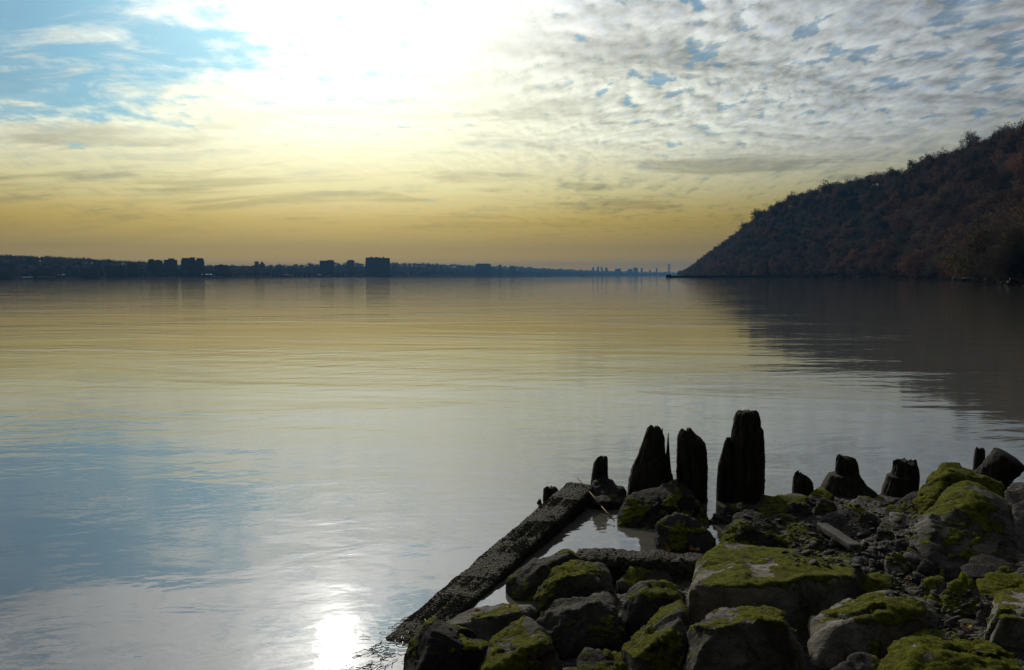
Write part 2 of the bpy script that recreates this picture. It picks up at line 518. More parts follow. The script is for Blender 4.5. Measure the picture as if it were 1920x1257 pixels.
tag(sheet('river_water', -8600, 8600, -480, 14600, 0.0, WATER), kind='structure')

# waterline of the near bank, read on the water plane, then on along the shore
wl_px = [(745, 1345), (800, 1262), (885, 1215), (985, 1160), (1085, 1098), (1180, 1066), (1290, 1048), (1345, 1002), (1400, 962), (1520, 928), (1660, 922), (1800, 905), (1925, 892)]
WL = [Vector((-2.2, -6.0)), Vector((-1.2, 1.2))] + [at_z(a, b).xy for a, b in wl_px] + [Vector((9.5, 14.0)), Vector((18, 26))]
WLa = np.array([(p.x, p.y) for p in WL])

def bank_dist(x, y):
    """signed distance to the waterline, positive on land (right / near side)"""
    x, y = np.asarray(x, float), np.asarray(y, float)
    best = np.full(x.shape, 1e9); sign = np.ones(x.shape)
    for (ax, ay), (bx, by) in zip(WLa[:-1], WLa[1:]):
        ex, ey = bx - ax, by - ay
        t = np.clip(((x - ax) * ex + (y - ay) * ey) / (ex * ex + ey * ey), 0, 1)
        qx, qy = x - (ax + t * ex), y - (ay + t * ey)
        d = np.hypot(qx, qy)
        s = np.where(ex * qy - ey * qx < 0, 1.0, -1.0)
        upd = d < best - 1e-9
        best = np.where(upd, d, best); sign = np.where(upd, s, sign)
    return best * sign

def ground_z(x, y):
    d = bank_dist(x, y)
    return np.clip(np.where(d > 0, 0.155 * d, 0.4 * d) - 0.015, -0.8, 1.3)

gx, gy = np.arange(-4.5, 17.0, 0.1), np.arange(-6.0, 18.0, 0.1)
GX, GY = np.meshgrid(gx, gy)
GZ = ground_z(GX, GY) + 0.07 * fbm(np.stack([GX.ravel(), GY.ravel(), 0 * GX.ravel()], 1) * 1.7, 4).reshape(GX.shape)
nx, ny = len(gx), len(gy)
idx = np.arange(nx * ny).reshape(ny, nx)
gf = np.stack([idx[:-1, :-1], idx[:-1, 1:], idx[1:, 1:], idx[1:, :-1]], -1).reshape(-1, 4)
gv = np.stack([GX.ravel(), GY.ravel(), GZ.ravel()], 1)
tag(link('river_bank', mesh_np('river_bank', gv, gf), MUD), kind='structure')

def ground_hit(px, py):
    d = ray(px, py)
    t = np.arange(0.5, 30, 0.02)
    hit = np.nonzero(CAM_H + d.z * t <= ground_z(d.x * t, d.y * t))[0]
    return Vector((0, 0, CAM_H)) + d * float(t[hit[0]] if len(hit) else t[-1])

# ------------------------------------------------------------------ hills: lofted between waterline and crest
def smooth_poly(pts, n):
    pts = np.array(pts, float)
    d = np.concatenate([[0], np.cumsum(np.linalg.norm(np.diff(pts[:, :2], axis=0), axis=1))])
    t = np.linspace(0, d[-1], n)
    return np.stack([np.interp(t, d, pts[:, k]) for k in range(pts.shape[1])], 1)

def crest_pt(px, py, y, drop):
    p = at_depth(px, py, y)
    return (p.x, p.y, max(p.z - drop, 2.0))

TREE_H = 13.0
shore = [(-95, -420), (-60, -280), (-28, -140), (-8, -50), (0, -14), (9, 12), (18, 24), (34, 46), (68, 100), (110, 175), (172, 300), (246, 450), (288, 600), (315, 750), (336, 920), (349, 1100), (356, 1300), (368, 1500), (398, 1700), (428, 1900), (455, 2080)]
crest = [(40, -430, 90), (60, -300, 90), (85, -190, 88), (100, -120, 86), (115, -80, 84), (130, -55, 84), (180, 10, 85), (215, 60, 95), (250, 150, 100), (286, 280, 105), crest_pt(2150, 208, 420, TREE_H), crest_pt(2000, 228, 560, TREE_H), crest_pt(1920, 246, 660, TREE_H),
         crest_pt(1800, 285, 780, TREE_H), crest_pt(1700, 322, 900, TREE_H), crest_pt(1600, 338, 1070, TREE_H), crest_pt(1500, 366, 1250, TREE_H), crest_pt(1430, 402, 1420, TREE_H),
         crest_pt(1375, 448, 1620, TREE_H), crest_pt(1330, 478, 1850, TREE_H), crest_pt(1303, 506, 2150, 8)]
def loft_hill(shore, crest, prof, n_along=220, back=180.0, bz=0.9, noise=3.0):
    """rows run from waterline to crest and on to a plateau behind it"""
    S = np.array([(a, b, 0.0) for a, b in shore]); Cr = np.array(crest)
    k = np.linspace(0, len(S) - 1, n_along)
    ii = np.arange(len(S))
    S = np.stack([np.interp(k, ii, S[:, j]) for j in range(3)], 1)
    Cr = np.stack([np.interp(k, ii, Cr[:, j]) for j in range(3)], 1)
    rows = []
    for s, h in prof:
        p = S + (Cr - S) * s
        p[:, 2] = Cr[:, 2] * h
        rows.append(p)
    dirv = (Cr - S); dirv[:, 2] = 0; dirv /= np.linalg.norm(dirv, axis=1)[:, None]
    for q, hz in ((0.3, 0.99), (1.0, bz)):
        p = Cr + dirv * back * q; p[:, 2] = Cr[:, 2] * hz
        rows.append(p)
    V = np.stack(rows, 0)                                   # (rows, along, 3)
    w = np.clip(V[..., 2] / 12.0, 0, 1)
    V[..., 2] += w * noise * fbm(V.reshape(-1, 3) * 0.03, 3).reshape(w.shape)
    V[0, :, 2] = -1.0
    return V

def grid_mesh(name, V):
    r, c = V.shape[:2]
    idx = np.arange(r * c).reshape(r, c)
    f = np.stack([idx[:-1, :-1], idx[:-1, 1:], idx[1:, 1:], idx[1:, :-1]], -1).reshape(-1, 4)
    me = mesh_np(name, V.reshape(-1, 3), f)
    return me

HPROF = [(-0.02, 0.0), (0.02, 0.012), (0.06, 0.03), (0.15, 0.075), (0.3, 0.19), (0.45, 0.34), (0.6, 0.51), (0.72, 0.68), (0.84, 0.86), (0.93, 0.96), (1.0, 1.0)]
HV = loft_hill(shore, crest, HPROF)
tag(link('wooded_hill', grid_mesh('wooded_hill', HV), HILLM), kind='structure')

# farther headland beyond the hill's foot
shore2 = [(560, 2500), (590, 2800), (640, 3100), (690, 3300), (745, 3420)]
crest2 = [crest_pt(1360, 466, 2500, 10), crest_pt(1345, 474, 2800, 10), crest_pt(1322, 486, 3100, 10), crest_pt(1305, 499, 3350, 9), crest_pt(1292, 513, 3500, 5)]
HV2 = loft_hill(shore2, crest2, HPROF, 50, 300.0)
tag(link('far_headland', grid_mesh('far_headland', HV2), HILLM), kind='structure')

# the other shore, running away to the far end of the reach
def lshore(px, y): return ((px - 960) / FPX * y * 1.0, y)
fs_px = [(-420, 1250), (-150, 1380), (0, 1500), (200, 1720), (400, 1980), (560, 2350), (700, 2900), (830, 3700), (950, 5000), (1060, 7200), (1160, 9800), (1235, 12300), (1300, 13800)]
fshore = [lshore(a, b) for a, b in fs_px]
fc_px = [(-420, 470, 420), (-150, 474, 420), (0, 478, 400), (120, 480, 330), (240, 487, 260), (400, 499, 220), (560, 500, 300), (700, 495, 450), (850, 497, 600), (960, 502, 900), (1060, 506, 1100), (1160, 510, 1200), (1300, 513, 900)]
fcrest = []
for (a, y), (b, py, off) in zip(fs_px, fc_px):
    yy = y + off
    p = at_depth(b, py, yy)
    fcrest.append((p.x - off * 0.35, yy, max(p.z - 11.0, 4.0)))
FPROF = [(-0.01, 0.0), (0.01, 0.05), (0.03, 0.08), (0.12, 0.13), (0.25, 0.22), (0.4, 0.40), (0.6, 0.64), (0.8, 0.86), (1.0, 1.0)]
FV = loft_hill(fshore, fcrest, FPROF, 120, 500.0, 0.8, 2.0)
tag(link('far_shore', grid_mesh('far_shore', FV), FARM), kind='structure')

def surf_point(V, s, t):
    """bilinear point on a lofted hill, s over the rows, t along"""
    r, c = V.shape[:2]
    a = min(max(s, 0), 0.9999) * (r - 1); b = min(max(t, 0), 0.9999) * (c - 1)
    i, j = int(a), int(b); fa, fb = a - i, b - j
    return (V[i, j] * (1 - fa) * (1 - fb) + V[i + 1, j] * fa * (1 - fb) + V[i, j + 1] * (1 - fa) * fb + V[i + 1, j + 1] * fa * fb)

def project(p):
    q = CAMR.transposed() @ (Vector(p) - Vector((0, 0, CAM_H)))
    if q.z >= -0.01: return None
    return 960 + FPX * q.x / -q.z, 628.5 - FPX * q.y / -q.z, -q.z

# ------------------------------------------------------------------ trees
def grow_tree(seed, H=15.0, spread=0.36, leaves=900, leaf=0.42, evergreen=False):
    r = random.Random(seed)
    tr, cv, cf, lv, lf = MB(), [], [], [], []
    tips = []
    def limb(a, d, L, rd, lev):
        segs = 3 if lev < 2 else 2
        p = Vector(a); q = Vector(d)
        for s in range(segs):
            q = (q + Vector((r.gauss(0, .16), r.gauss(0, .16), r.gauss(0.05, .10)))).normalized()
            e = p + q * (L / segs)
            r0, r1 = rd * (1 - 0.6 * s / segs), rd * (1 - 0.6 * (s + 1) / segs)
            tr.tube(p, e, r0, r1, 5 if lev == 0 else 3, False)
            if lev < 3 and (s > 0 or lev > 0):
                for _ in range(2 if lev < 2 else 3):
                    u = q.orthogonal().normalized(); u.rotate(Matrix.Rotation(r.uniform(0, 6.28), 3, q))
                    dd = (q * 0.62 + u * r.uniform(.5, .95) + Vector((0, 0, .16))).normalized()
                    limb(p.lerp(e, r.uniform(.3, 1)), dd, L * r.uniform(.5, .72), r1 * 0.6, lev + 1)
            if lev == 3: tips.append((e, q))
            p = e
        if lev < 3: tips.append((p, q))
    if evergreen:
        tr.tube((0, 0, 0), (0, 0, H), .22, .03, 6, False)
        for k in range(360):
            t = r.random() ** 1.2
            z = H * (0.08 + 0.92 * t); R = spread * H * (1 - t) ** 0.8 * r.uniform(.45, 1)
            a = r.uniform(0, 6.28)
            tips.append((Vector((R * math.cos(a), R * math.sin(a), z - R * .2)), Vector((math.cos(a), math.sin(a), -.2))))
    else:
        nl = r.choice((2, 3))
        tr.tube((0, 0, -1.0), (0.05 * H * r.gauss(0, .5), 0, H * .22), H * .020, H * .015, 6, False)
        base = Vector((0, 0, H * .2))
        for k in range(nl + 2):
            a = 6.28 * k / (nl + 2) + r.uniform(-.4, .4)
            tilt = r.uniform(.25, .75) if k else 0.08
            limb(base + Vector((0, 0, H * .03 * k)), Vector((math.sin(tilt) * math.cos(a), math.sin(tilt) * math.sin(a), math.cos(tilt))), H * r.uniform(.42, .56), H * .011, 0)
    # twigs: slender blades round every tip
    for (p, q) in tips:
        for _ in range(5 if not evergreen else 3):
            d = (q + Vector((r.gauss(0, .55), r.gauss(0, .55), r.gauss(.1, .45)))).normalized()
            u = d.orthogonal().normalized(); u.rotate(Matrix.Rotation(r.uniform(0, 6.28), 3, d))
            L = r.uniform(.7, 1.6) * H / 15; w = 0.035 if not evergreen else .16
            k = len(cv)
            cv += [p - u * w, p + u * w, p + d * L]
            cf.append((k, k + 1, k + 2))
    for _ in range(leaves):
        p, q = r.choice(tips)
        c = p + Vector((r.gauss(0, .55), r.gauss(0, .55), r.gauss(0, .5))) * (H / 15)
        n = Vector((r.gauss(0, 1), r.gauss(0, 1), r.gauss(0, 1))).normalized()
        u = n.orthogonal().normalized(); w = n.cross(u)
        s = leaf * r.uniform(.5, 1.2)
        k = len(lv)
        lv += [c - u * s, c + w * s * .6, c + u * s, c - w * s * .6]
        lf.append((k, k + 1, k + 2, k + 3))
    off = len(cv)
    allv = [tuple(v) for v in cv] + [tuple(v) for v in lv]
    allf = cf + [tuple(i + off for i in f) for f in lf]
    tm = mesh_np('trunk', tr.v, tr.f, False)
    cm = mesh_np('crown', allv, allf, False)
    return tm, cm, len(cf)

KINDS = {
    'rust': ('rust_tree', RUST, 1150, .62), 'brown': ('brown_tree', BROWN, 1050, .58), 'olive': ('olive_tree', OLIVE, 1100, .58),
    'yellow': ('yellow_tree', YELLOW, 1050, .40), 'bare': ('bare_tree', TWIGM, 420, .30), 'ever': ('evergreen_tree', EVER, 1300, .40)}
PROTO = {}
for k, (nm, mat_, lc, ls) in KINDS.items():
    PROTO[k] = []
    for s in range(1 if k in ('yellow', 'ever', 'olive') else 3):
        tm, cm, ntw = grow_tree(hash(k) % 1 + sum(map(ord, k)) + 31 * s, 15.0, .2 if k == 'ever' else .36, lc, ls, k == 'ever')
        tm.materials.append(BARK)
        cm.materials.append(TWIGM if k != 'ever' else EVER); cm.materials.append(mat_)
        mi = np.zeros(len(cm.polygons), dtype=np.int32); mi[ntw:] = 1
        cm.polygons.foreach_set('material_index', mi)
        PROTO[k].append((tm, cm))

def kind_at(p, r):
    """patches of one colour, as woods have"""
    n = float(perlin(np.array([[p[0] * .012, p[1] * .012, p[2] * .02]]))[0]) + r.gauss(0, .16)
    if r.random() < .02: return 'ever'
    if n > .17: return 'rust'
    if n > -.02: return 'brown'
    if n > -.16: return 'bare' if r.random() < .55 else 'brown'
    return 'olive' if r.random() < .35 else ('rust' if r.random() < .4 else 'bare')

TLABEL = {
    'rust': 'rust-leaved tree of the wooded hill', 'brown': 'brown-leaved tree of the wooded hill',
    'olive': 'dull olive-green tree of the wooded hill', 'yellow': 'yellow-leaved tree of the wooded hill',
    'bare': 'bare grey twiggy tree of the wooded hill', 'ever': 'dark evergreen tree of the wooded hill'}
BAND = (' at the waterline', ' on the lower slope', ' halfway up the slope', ' just below the crest')
def band(p): return 0 if p[2] < 5 else 1 if p[2] < 35 else 2 if p[2] < 75 else 3
r = random.Random(5)
cand = []
rows_n, cols_n = 13, 360
for j in range(cols_n):
    for i in range(rows_n):
        s = (.7 + (10.6 - .7) * (i + r.uniform(-.5, .5)) / (rows_n - 1)) / (HV.shape[0] - 1)
        t = (j + r.uniform(-.5, .5)) / cols_n
        if t < 0.02: continue
        p = surf_point(HV, s, t)
        sz = r.uniform(.6, 1.15) + (r.random() < .12) * .3
        if i < 3: p = p - np.array([0, 0, (4.6, 3.2, 1.5)[i] * sz])
        q = project((p[0], p[1], p[2] + 8))
        ok = q and -40 < q[0] < 1990 and q[1] > 100
        if p[1] > -5 and math.hypot(p[0], p[1]) < 200 and p[0] < 1.6 * p[1] + 25: continue
        if math.hypot(p[0], p[1]) < 30: continue
        cand.append((q[2] if ok else 1e9 + r.random(), tuple(p), sz, kind_at(p, r) if math.hypot(p[0], p[1]) > 340 else r.choice(('bare', 'brown', 'bare', 'olive')), r.uniform(0, 6.28)))
cand.sort(key=lambda c: c[0])
def plant(kind, p, sz, rot, label, group):
    tm, cm = r.choice(PROTO[kind])
    t = link(KINDS[kind][0], None, loc=p)
    t.rotation_euler.z = rot; t.scale = (sz, sz, sz * r.uniform(.9, 1.15))
    link('trunk', tm, parent=t); link('crown', cm, parent=t)
    tag(t, label, 'tree', group)
    return t
for (dep, p, sz, kind, rot) in cand[:285]:
    plant(kind, p, sz, rot, TLABEL[kind] + BAND[band(p)], KINDS[kind][0].replace('_', ' ') + 's' + BAND[band(p)])
# trees that stand out against the sky on the crest, and the yellow one
def crest_tree(px, py, y, kind, sz, label, group=None):
    p = at_depth(px, py, y)
    return plant(kind, (p.x, p.y, p.z), sz, r.uniform(0, 6), label, group)
crest_tree(1745, 331, 850, 'bare', 1.15, 'tall bare round-crowned tree rising above the hill crest next to a lower gap')
crest_tree(1822, 292, 765, 'bare', 1.2, 'bare tree on the hill crest whose open twigs show sky')
crest_tree(1880, 275, 705, 'bare', 1.15, 'bare tree with wide thin crown near the top of the hill crest')
crest_tree(1372, 470, 1600, 'bare', 1.0, 'small lone tree sticking up low on the far end of the ridge')
crest_tree(1404, 446, 1490, 'bare', 1.1, 'spindly bare tree on the falling end of the ridge')
crest_tree(1768, 400, 640, 'yellow', 1.0, 'olive yellow tree halfway up the wooded hill')
crest_tree(1911, 384, 520, 'yellow', 1.05, 'bright yellow tree high on the steep side of the wooded hill')
crest_tree(1438, 516, 1080, 'ever', 1.1, 'dark conical evergreen at the waterline by the long low jetty')

def gn_forest(name, pts, label, cat):
    """one object: points that carry instances of the tree meshes above"""
    protos = []
    src = {}
    for o_ in C.objects:
        if o_.type == 'MESH' and o_.name.startswith('crown') and o_.data.name not in src: src[o_.data.name] = o_
    srcs = list(src.values())
    byk = {}
    for i_, o_ in enumerate(srcs):
        for k_, lst in PROTO.items():
            if any(cm is o_.data for _, cm in lst): byk.setdefault(k_, []).append(i_)
    me = bpy.data.meshes.new(name)
    me.from_pydata([p for p, *_ in pts], [], [])
    ids = np.array([random.choice(byk.get(k_, [0])) for _, k_, *_ in pts], dtype=np.int32)
    a = me.attributes.new('pick', 'INT', 'POINT'); a.data.foreach_set('value', ids)
    a = me.attributes.new('size', 'FLOAT', 'POINT'); a.data.foreach_set('value', np.array([q[2] for q in pts], dtype=np.float32))
    a = me.attributes.new('turn', 'FLOAT', 'POINT'); a.data.foreach_set('value', np.array([q[3] for q in pts], dtype=np.float32))
    ob = link(name, me)
    ng = bpy.data.node_groups.new(name, 'GeometryNodeTree')
    ng.interface.new_socket('Geometry', in_out='INPUT', socket_type='NodeSocketGeometry')
    ng.interface.new_socket('Geometry', in_out='OUTPUT', socket_type='NodeSocketGeometry')
    gi, go = ng.nodes.new('NodeGroupInput'), ng.nodes.new('NodeGroupOutput')
    m2p = ng.nodes.new('GeometryNodeMeshToPoints')
    iop = ng.nodes.new('GeometryNodeInstanceOnPoints')
    ng.links.new(gi.outputs[0], m2p.inputs[0]); ng.links.new(m2p.outputs[0], iop.inputs['Points'])
    jn = ng.nodes.new('GeometryNodeJoinGeometry')
    for o_ in reversed(srcs):
        inf = ng.nodes.new('GeometryNodeObjectInfo'); inf.inputs['Object'].default_value = o_
        inf.inputs['As Instance'].default_value = True
        ng.links.new(inf.outputs['Geometry'], jn.inputs[0])
    ng.links.new(jn.outputs[0], iop.inputs['Instance'])
    iop.inputs['Pick Instance'].default_value = True
    def attr(nm, ty):
        nd = ng.nodes.new('GeometryNodeInputNamedAttribute'); nd.data_type = ty; nd.inputs[0].default_value = nm
        return nd.outputs[0]
    ng.links.new(attr('pick', 'INT'), iop.inputs['Instance Index'])
    ng.links.new(attr('size', 'FLOAT'), iop.inputs['Scale'])
    cx = ng.nodes.new('ShaderNodeCombineXYZ'); ng.links.new(attr('turn', 'FLOAT'), cx.inputs[2])
    ng.links.new(cx.outputs[0], iop.inputs['Rotation'])
    ng.links.new(iop.outputs[0], go.inputs[0])
    md = ob.modifiers.new('trees', 'NODES'); md.node_group = ng
    tag(ob, label, cat, kind='stuff')
    return ob

gn_forest('hillside_forest', [(p, kd, sz, rot) for (_, p, sz, kd, rot) in cand[285:]], 'dense brown and rust autumn forest covering the hill', 'forest')
pts = []
for j in range(150):
    for i in range(9):
        s = (1.5 + 9.0 * (i + r.uniform(-.5, .5)) / 8) / (HV2.shape[0] - 1)
        p = surf_point(HV2, s, (j + r.random()) / 150)
        pts.append((tuple(p), r.choice(('brown', 'bare', 'rust')), r.uniform(.7, 1.1), r.uniform(0, 6)))
gn_forest('headland_forest', pts, 'hazy blue woods on the headland beyond the hill', 'forest')
pts = []
nr = FV.shape[0]
for j in range(900):
    t = (j + r.random()) / 900
    for i in range(9):
        s = (2.6 + 5.6 * (i + r.uniform(-.5, .5)) / 8) / (nr - 1)
        if i < 3 and r.random() < .45: continue
        p = surf_point(FV, s, t)
        far = min(max((p[1] - 2500) / 6000, 0), 1)
        pts.append((tuple(p), r.choice(('ever', 'bare', 'ever', 'bare', 'brown')), r.uniform(.6, .95) * (1 + 2.2 * far * r.random()), r.uniform(0, 6)))
gn_forest('far_shore_woods', pts, 'dark blue line of trees along the opposite shore', 'woods')

# ------------------------------------------------------------------ shoreline under the hill: boulders, beach, jetty
def ico(level):
    bm = bmesh.new(); bmesh.ops.create_icosphere(bm, subdivisions=level, radius=1.0)
    v = np.array([x.co[:] for x in bm.verts]); f = np.array([[q.index for q in x.verts] for x in bm.faces])
    bm.free()
    v /= np.linalg.norm(v, axis=1)[:, None]
    return v, f
ICO = {k: ico(k) for k in (2, 3, 4, 5, 6)}

def hull_planes(pts):
    bm = bmesh.new()
    for p in pts: bm.verts.new(p)
    bmesh.ops.convex_hull(bm, input=bm.verts)
    bm.normal_update()
    pl = []
    cen = np.mean(pts, 0)
    for f in bm.faces:
        n = np.array(f.normal[:]); 
        if np.linalg.norm(n) < .5: continue
        h = float(n @ (np.array(f.verts[0].co[:]) - cen))
        if h < 0: n, h = -n, -h
        if h < 1e-4: continue
        for q in pl:
            if q[0] @ n > 0.992: break
        else: pl.append((n, h))
    bm.free()
    return cen, pl

def stone_shape(pts, level=5, p=16.0, chips=8, rough=0.05, seed=0, freq=1.0, facet=0.0):
    """rounded, chipped, pitted stone filling the hull of pts; returns world verts"""
    rs = np.random.default_rng(seed)
    pts = np.array(pts, float)
    lo, hi = pts.min(0), pts.max(0)
    mid, half = (lo + hi) / 2, np.maximum((hi - lo) / 2, 1e-3)
    w = (pts - mid) / half
    cen, pl = hull_planes(w)
    wc = w - cen
    for _ in range(chips):
        n = rs.normal(size=3); n /= np.linalg.norm(n)
        pl.append((n, float((wc @ n).max()) * rs.uniform(.89, .985)))
    N = np.array([q[0] for q in pl]); Hh = np.array([q[1] for q in pl])
    d, f = ICO[level]
    p = p * 2.6
    x = np.maximum(d @ N.T, 0) / Hh[None]
    rr = (x ** p).sum(1) ** (-1 / p) * 1.02
    v = (d * rr[:, None] + cen) * half + mid
    size = float((half[0] * half[1] * half[2]) ** (1 / 3))
    c = cen * half + mid
    nrm = (v - c); nrm /= np.linalg.norm(nrm, axis=1)[:, None]
    q = v / size * freq + seed * 3.7
    disp = 1.45 * rough * size * (1.0 * fbm(q * 0.9, 3) + 0.75 * fbm(q * 2.2, 5, .55) - 0.6 * np.maximum(fbm(q * 1.3 + 9, 3, .5, True), 0) + 0.30 * fbm(q * 6.5 + 4, 4, .6) - 0.30 * np.maximum(fbm(q * 3.1 + 2, 3, .5, True) - .1, 0))
    v = v + nrm * disp[:, None]
    if facet > 0:
        # broken faces: every patch is cut a little deeper and tilted its own way
        K = 26 if level >= 5 else 14
        sd = v[rs.choice(len(v), K, replace=False)]
        wv_ = v + .12 * size * np.stack([fbm(q * 1.8 + 31 * j_, 4, .6) for j_ in range(3)], 1)
        d2 = ((wv_[:, None, :] - sd[None]) ** 2).sum(2)
        k1 = d2.argmin(1)
        off = rs.uniform(-1, .15, K) * facet * size
        tl = rs.normal(0, 1, (K, 3)); tl /= np.linalg.norm(tl, axis=1)[:, None]
        dd = off[k1] + ((v - sd[k1]) * tl[k1]).sum(1) * .16
        v = v + nrm * np.clip(dd, -.10 * size, .05 * size)[:, None]
    return v, f

SOLID = []      # (verts, faces) of everything solid in the foreground, for resting small things on it
def add_stone(name, v, f, mat, color, label, cat='rock', group=None):
    base = np.array([v[:, 0].mean(), v[:, 1].mean(), v[:, 2].min()])
    me = mesh_np(name, v - base, f)
    n_ = np.empty(len(v) * 3); me.vertex_normals.foreach_get('vector', n_); n_ = n_.reshape(-1, 3)
    q_ = v + base * 1.7
    def sst(x, a, b):
        t_ = np.clip((x - a) / (b - a), 0, 1); return t_ * t_ * (3 - 2 * t_)
    ms = .80 * sst(n_[:, 2], .1, .85) + 1.15 * fbm(q_ * 2.6, 4, .6) * .62 + .55 * fbm(q_ * 13, 4, .6) * .6 + color[0] - 1.35
    ms = sst(ms, -.13, .17)
    v = v + n_ * (ms * (.007 + .012 * fbm(q_ * 45, 3, .6) + .010 * fbm(q_ * 12, 2)))[:, None]
    me.vertices.foreach_set('co', (v - base).ravel())
    at_ = me.attributes.new('moss', 'FLOAT', 'POINT'); at_.data.foreach_set('value', ms.astype(np.float32))
    me.update()
    o_ = link(name, me, mat, loc=base)
    o_.color = (*color, 1.0)
    tag(o_, label, cat, group)
    SOLID.append((v, f))
    return o_

far_rocks = []
for s_ in range(5):
    v, f = stone_shape(np.random.default_rng(s_).uniform(-1, 1, (14, 3)) * (1, .8, .6), 3, 14, 4, .07, s_)
    far_rocks.append(mesh_np('shore_boulder', v + (0, 0, .3), f)); far_rocks[-1].materials.append(MOSSY)
S_ = smooth_poly([(a, b, 0) for a, b in shore], 800)
for k in range(170):
    w_ = r.random() ** 1.6
    i_ = int(800 * (.24 + w_ * .60))
    p = S_[i_]
    if 430 < p[1] < 520 and r.random() < .7: continue
    o_ = link('shore_boulder', r.choice(far_rocks), loc=(p[0] - r.uniform(-2.5, 3.0), p[1] + r.uniform(-2, 2), r.uniform(-.2, .6)))
    sz = r.uniform(.5, 1.5) * (1.0 + .5 * (p[1] > 500)); o_.scale = (sz * 1.3, sz, sz * .8)
    o_.rotation_euler = (r.gauss(0, .2), r.gauss(0, .2), r.uniform(0, 6))
    o_.color = (r.uniform(0, .5), r.uniform(.0, .12), 0, 1)
    tag(o_, 'small distant boulder on the waterline at the foot of the wooded hill', 'rock', 'boulders along the foot of the hill')
# pale beach
bs = []
for (px, yy) in ((1790, 455), (1812, 400), (1835, 350), (1860, 300)):
    a = at_depth(px, 600, yy); bs.append((a.x, a.y))
bv = []
for k, (x, y) in enumerate(bs):
    wdt = (3, 8, 9, 3)[k]
    bv += [(x - 4, y - 3, 0.01), (x + wdt * .5, y + 2, .7)]
bm_ = MB(); bm_.v = bv; bm_.f = [(0, 1, 3, 2), (2, 3, 5, 4), (4, 5, 7, 6)]
tag(bm_.build('beach', SAND), kind='structure')
# long low jetty
DARKW = simple_mat('dark_timber', (0.030, 0.027, 0.023), (0.018, 0.016, 0.014), 0.6, 0.9, 0.0)
j0, j1 = at_depth(1250, 517, 1080), at_depth(1440, 517, 1100)
jl = (j1.xy - j0.xy).length; ja = math.atan2(j1.y - j0.y, j1.x - j0.x)
jt = link('jetty', None, loc=(j0.x, j0.y, 0)); jt.rotation_euler.z = ja
tag(jt, 'long low dark jetty running out into the river from the foot of the hill', 'jetty')
MB().box((jl / 2, 0, .9), (jl, 7, 3.4)).build('deck', DARKW, jt)
MB().box((3, 0, 3.4), (5, 5, 1.9)).build('end_shed', DARKW, jt)
pm = MB().tube((0, 0, -1), (0, 0, 3.6), .4, .35, 6)
pme = mesh_np('post', pm.v, pm.f, False); pme.materials.append(DARKW)
for k in range(24):
    o_ = link('post', pme, parent=jt, loc=(2 + k * (jl - 4) / 23, -3.2, 0)); o_.scale.z = r.uniform(.75, 1.1)

# ------------------------------------------------------------------ the opposite shore: town
def bmat(name, wall, win, sx, sz):
    mt, g, o = material(name)
    tc = g.node('ShaderNodeTexCoord').outputs['Object']
    x, y, z = g.sep(tc)[:]
    fx = g.m('FRACT', g.m('DIVIDE', g.m('ADD', x, y), sx)); fz = g.m('FRACT', g.m('DIVIDE', z, sz))
    w_ = g.m('MULTIPLY', g.m('MULTIPLY', g.m('GREATER_THAN', fx, .35), g.m('LESS_THAN', fx, .75)), g.m('MULTIPLY', g.m('GREATER_THAN', fz, .3), g.m('LESS_THAN', fz, .75)))
    principled(g, o, g.mix(w_, wall, win), 0.9, None, 0.0)
    return mt
BRICKB = bmat('far_brick_wall', (0.12, 0.075, 0.055), (0.03, 0.035, 0.04), 3.2, 3.1)
PALEB = bmat('far_concrete_wall', (0.20, 0.19, 0.17), (0.05, 0.055, 0.06), 3.4, 3.0)
ROOFD = simple_mat('dark_roof', (0.05, 0.048, 0.045), (0.035, 0.033, 0.03), 0.2, 0.9, 0.0)
ROOFW = simple_mat('pale_metal_roof', (0.34, 0.35, 0.35), (0.26, 0.27, 0.27), 0.1, 0.6, 0.3)
PALEW = simple_mat('pale_wall', (0.26, 0.25, 0.23), (0.20, 0.19, 0.18), 0.2, 0.9, 0.0)

def far_block(px0, px1, pytop, depth, label, mat=BRICKB, pybase=515, roof=(), dep=None, name='apartment_block'):
    """block whose top reaches pytop; roof = [(from, to, extra height)] bulkheads in fractions of its width"""
    a, b = at_depth(px0, pytop, depth), at_depth(px1, pytop, depth)
    zb = max(at_depth(px0, pybase, depth).z, 0.5)
    w = b.x - a.x; h = a.z - zb; dpt = dep or max(w * .5, 14)
    t = link(name, None, loc=((a.x + b.x) / 2, depth + dpt / 2, zb))
    t.rotation_euler.z = 0.04
    tag(t, label, 'building')
    MB().box((0, 0, h / 2 - 4), (w, dpt, h + 8)).build('wall', mat, t)
    rf = MB().box((0, 0, h + .35), (w * 1.01, dpt * 1.01, .7)).build('parapet', ROOFD, t)
    for (f0, f1, eh) in roof:
        MB().box(((f0 + f1) / 2 * w - w / 2, 0, h + .7 + eh / 2), ((f1 - f0) * w, dpt * .5, eh)).build('roof_bulkhead', mat, rf)
    return t, w, h, dpt

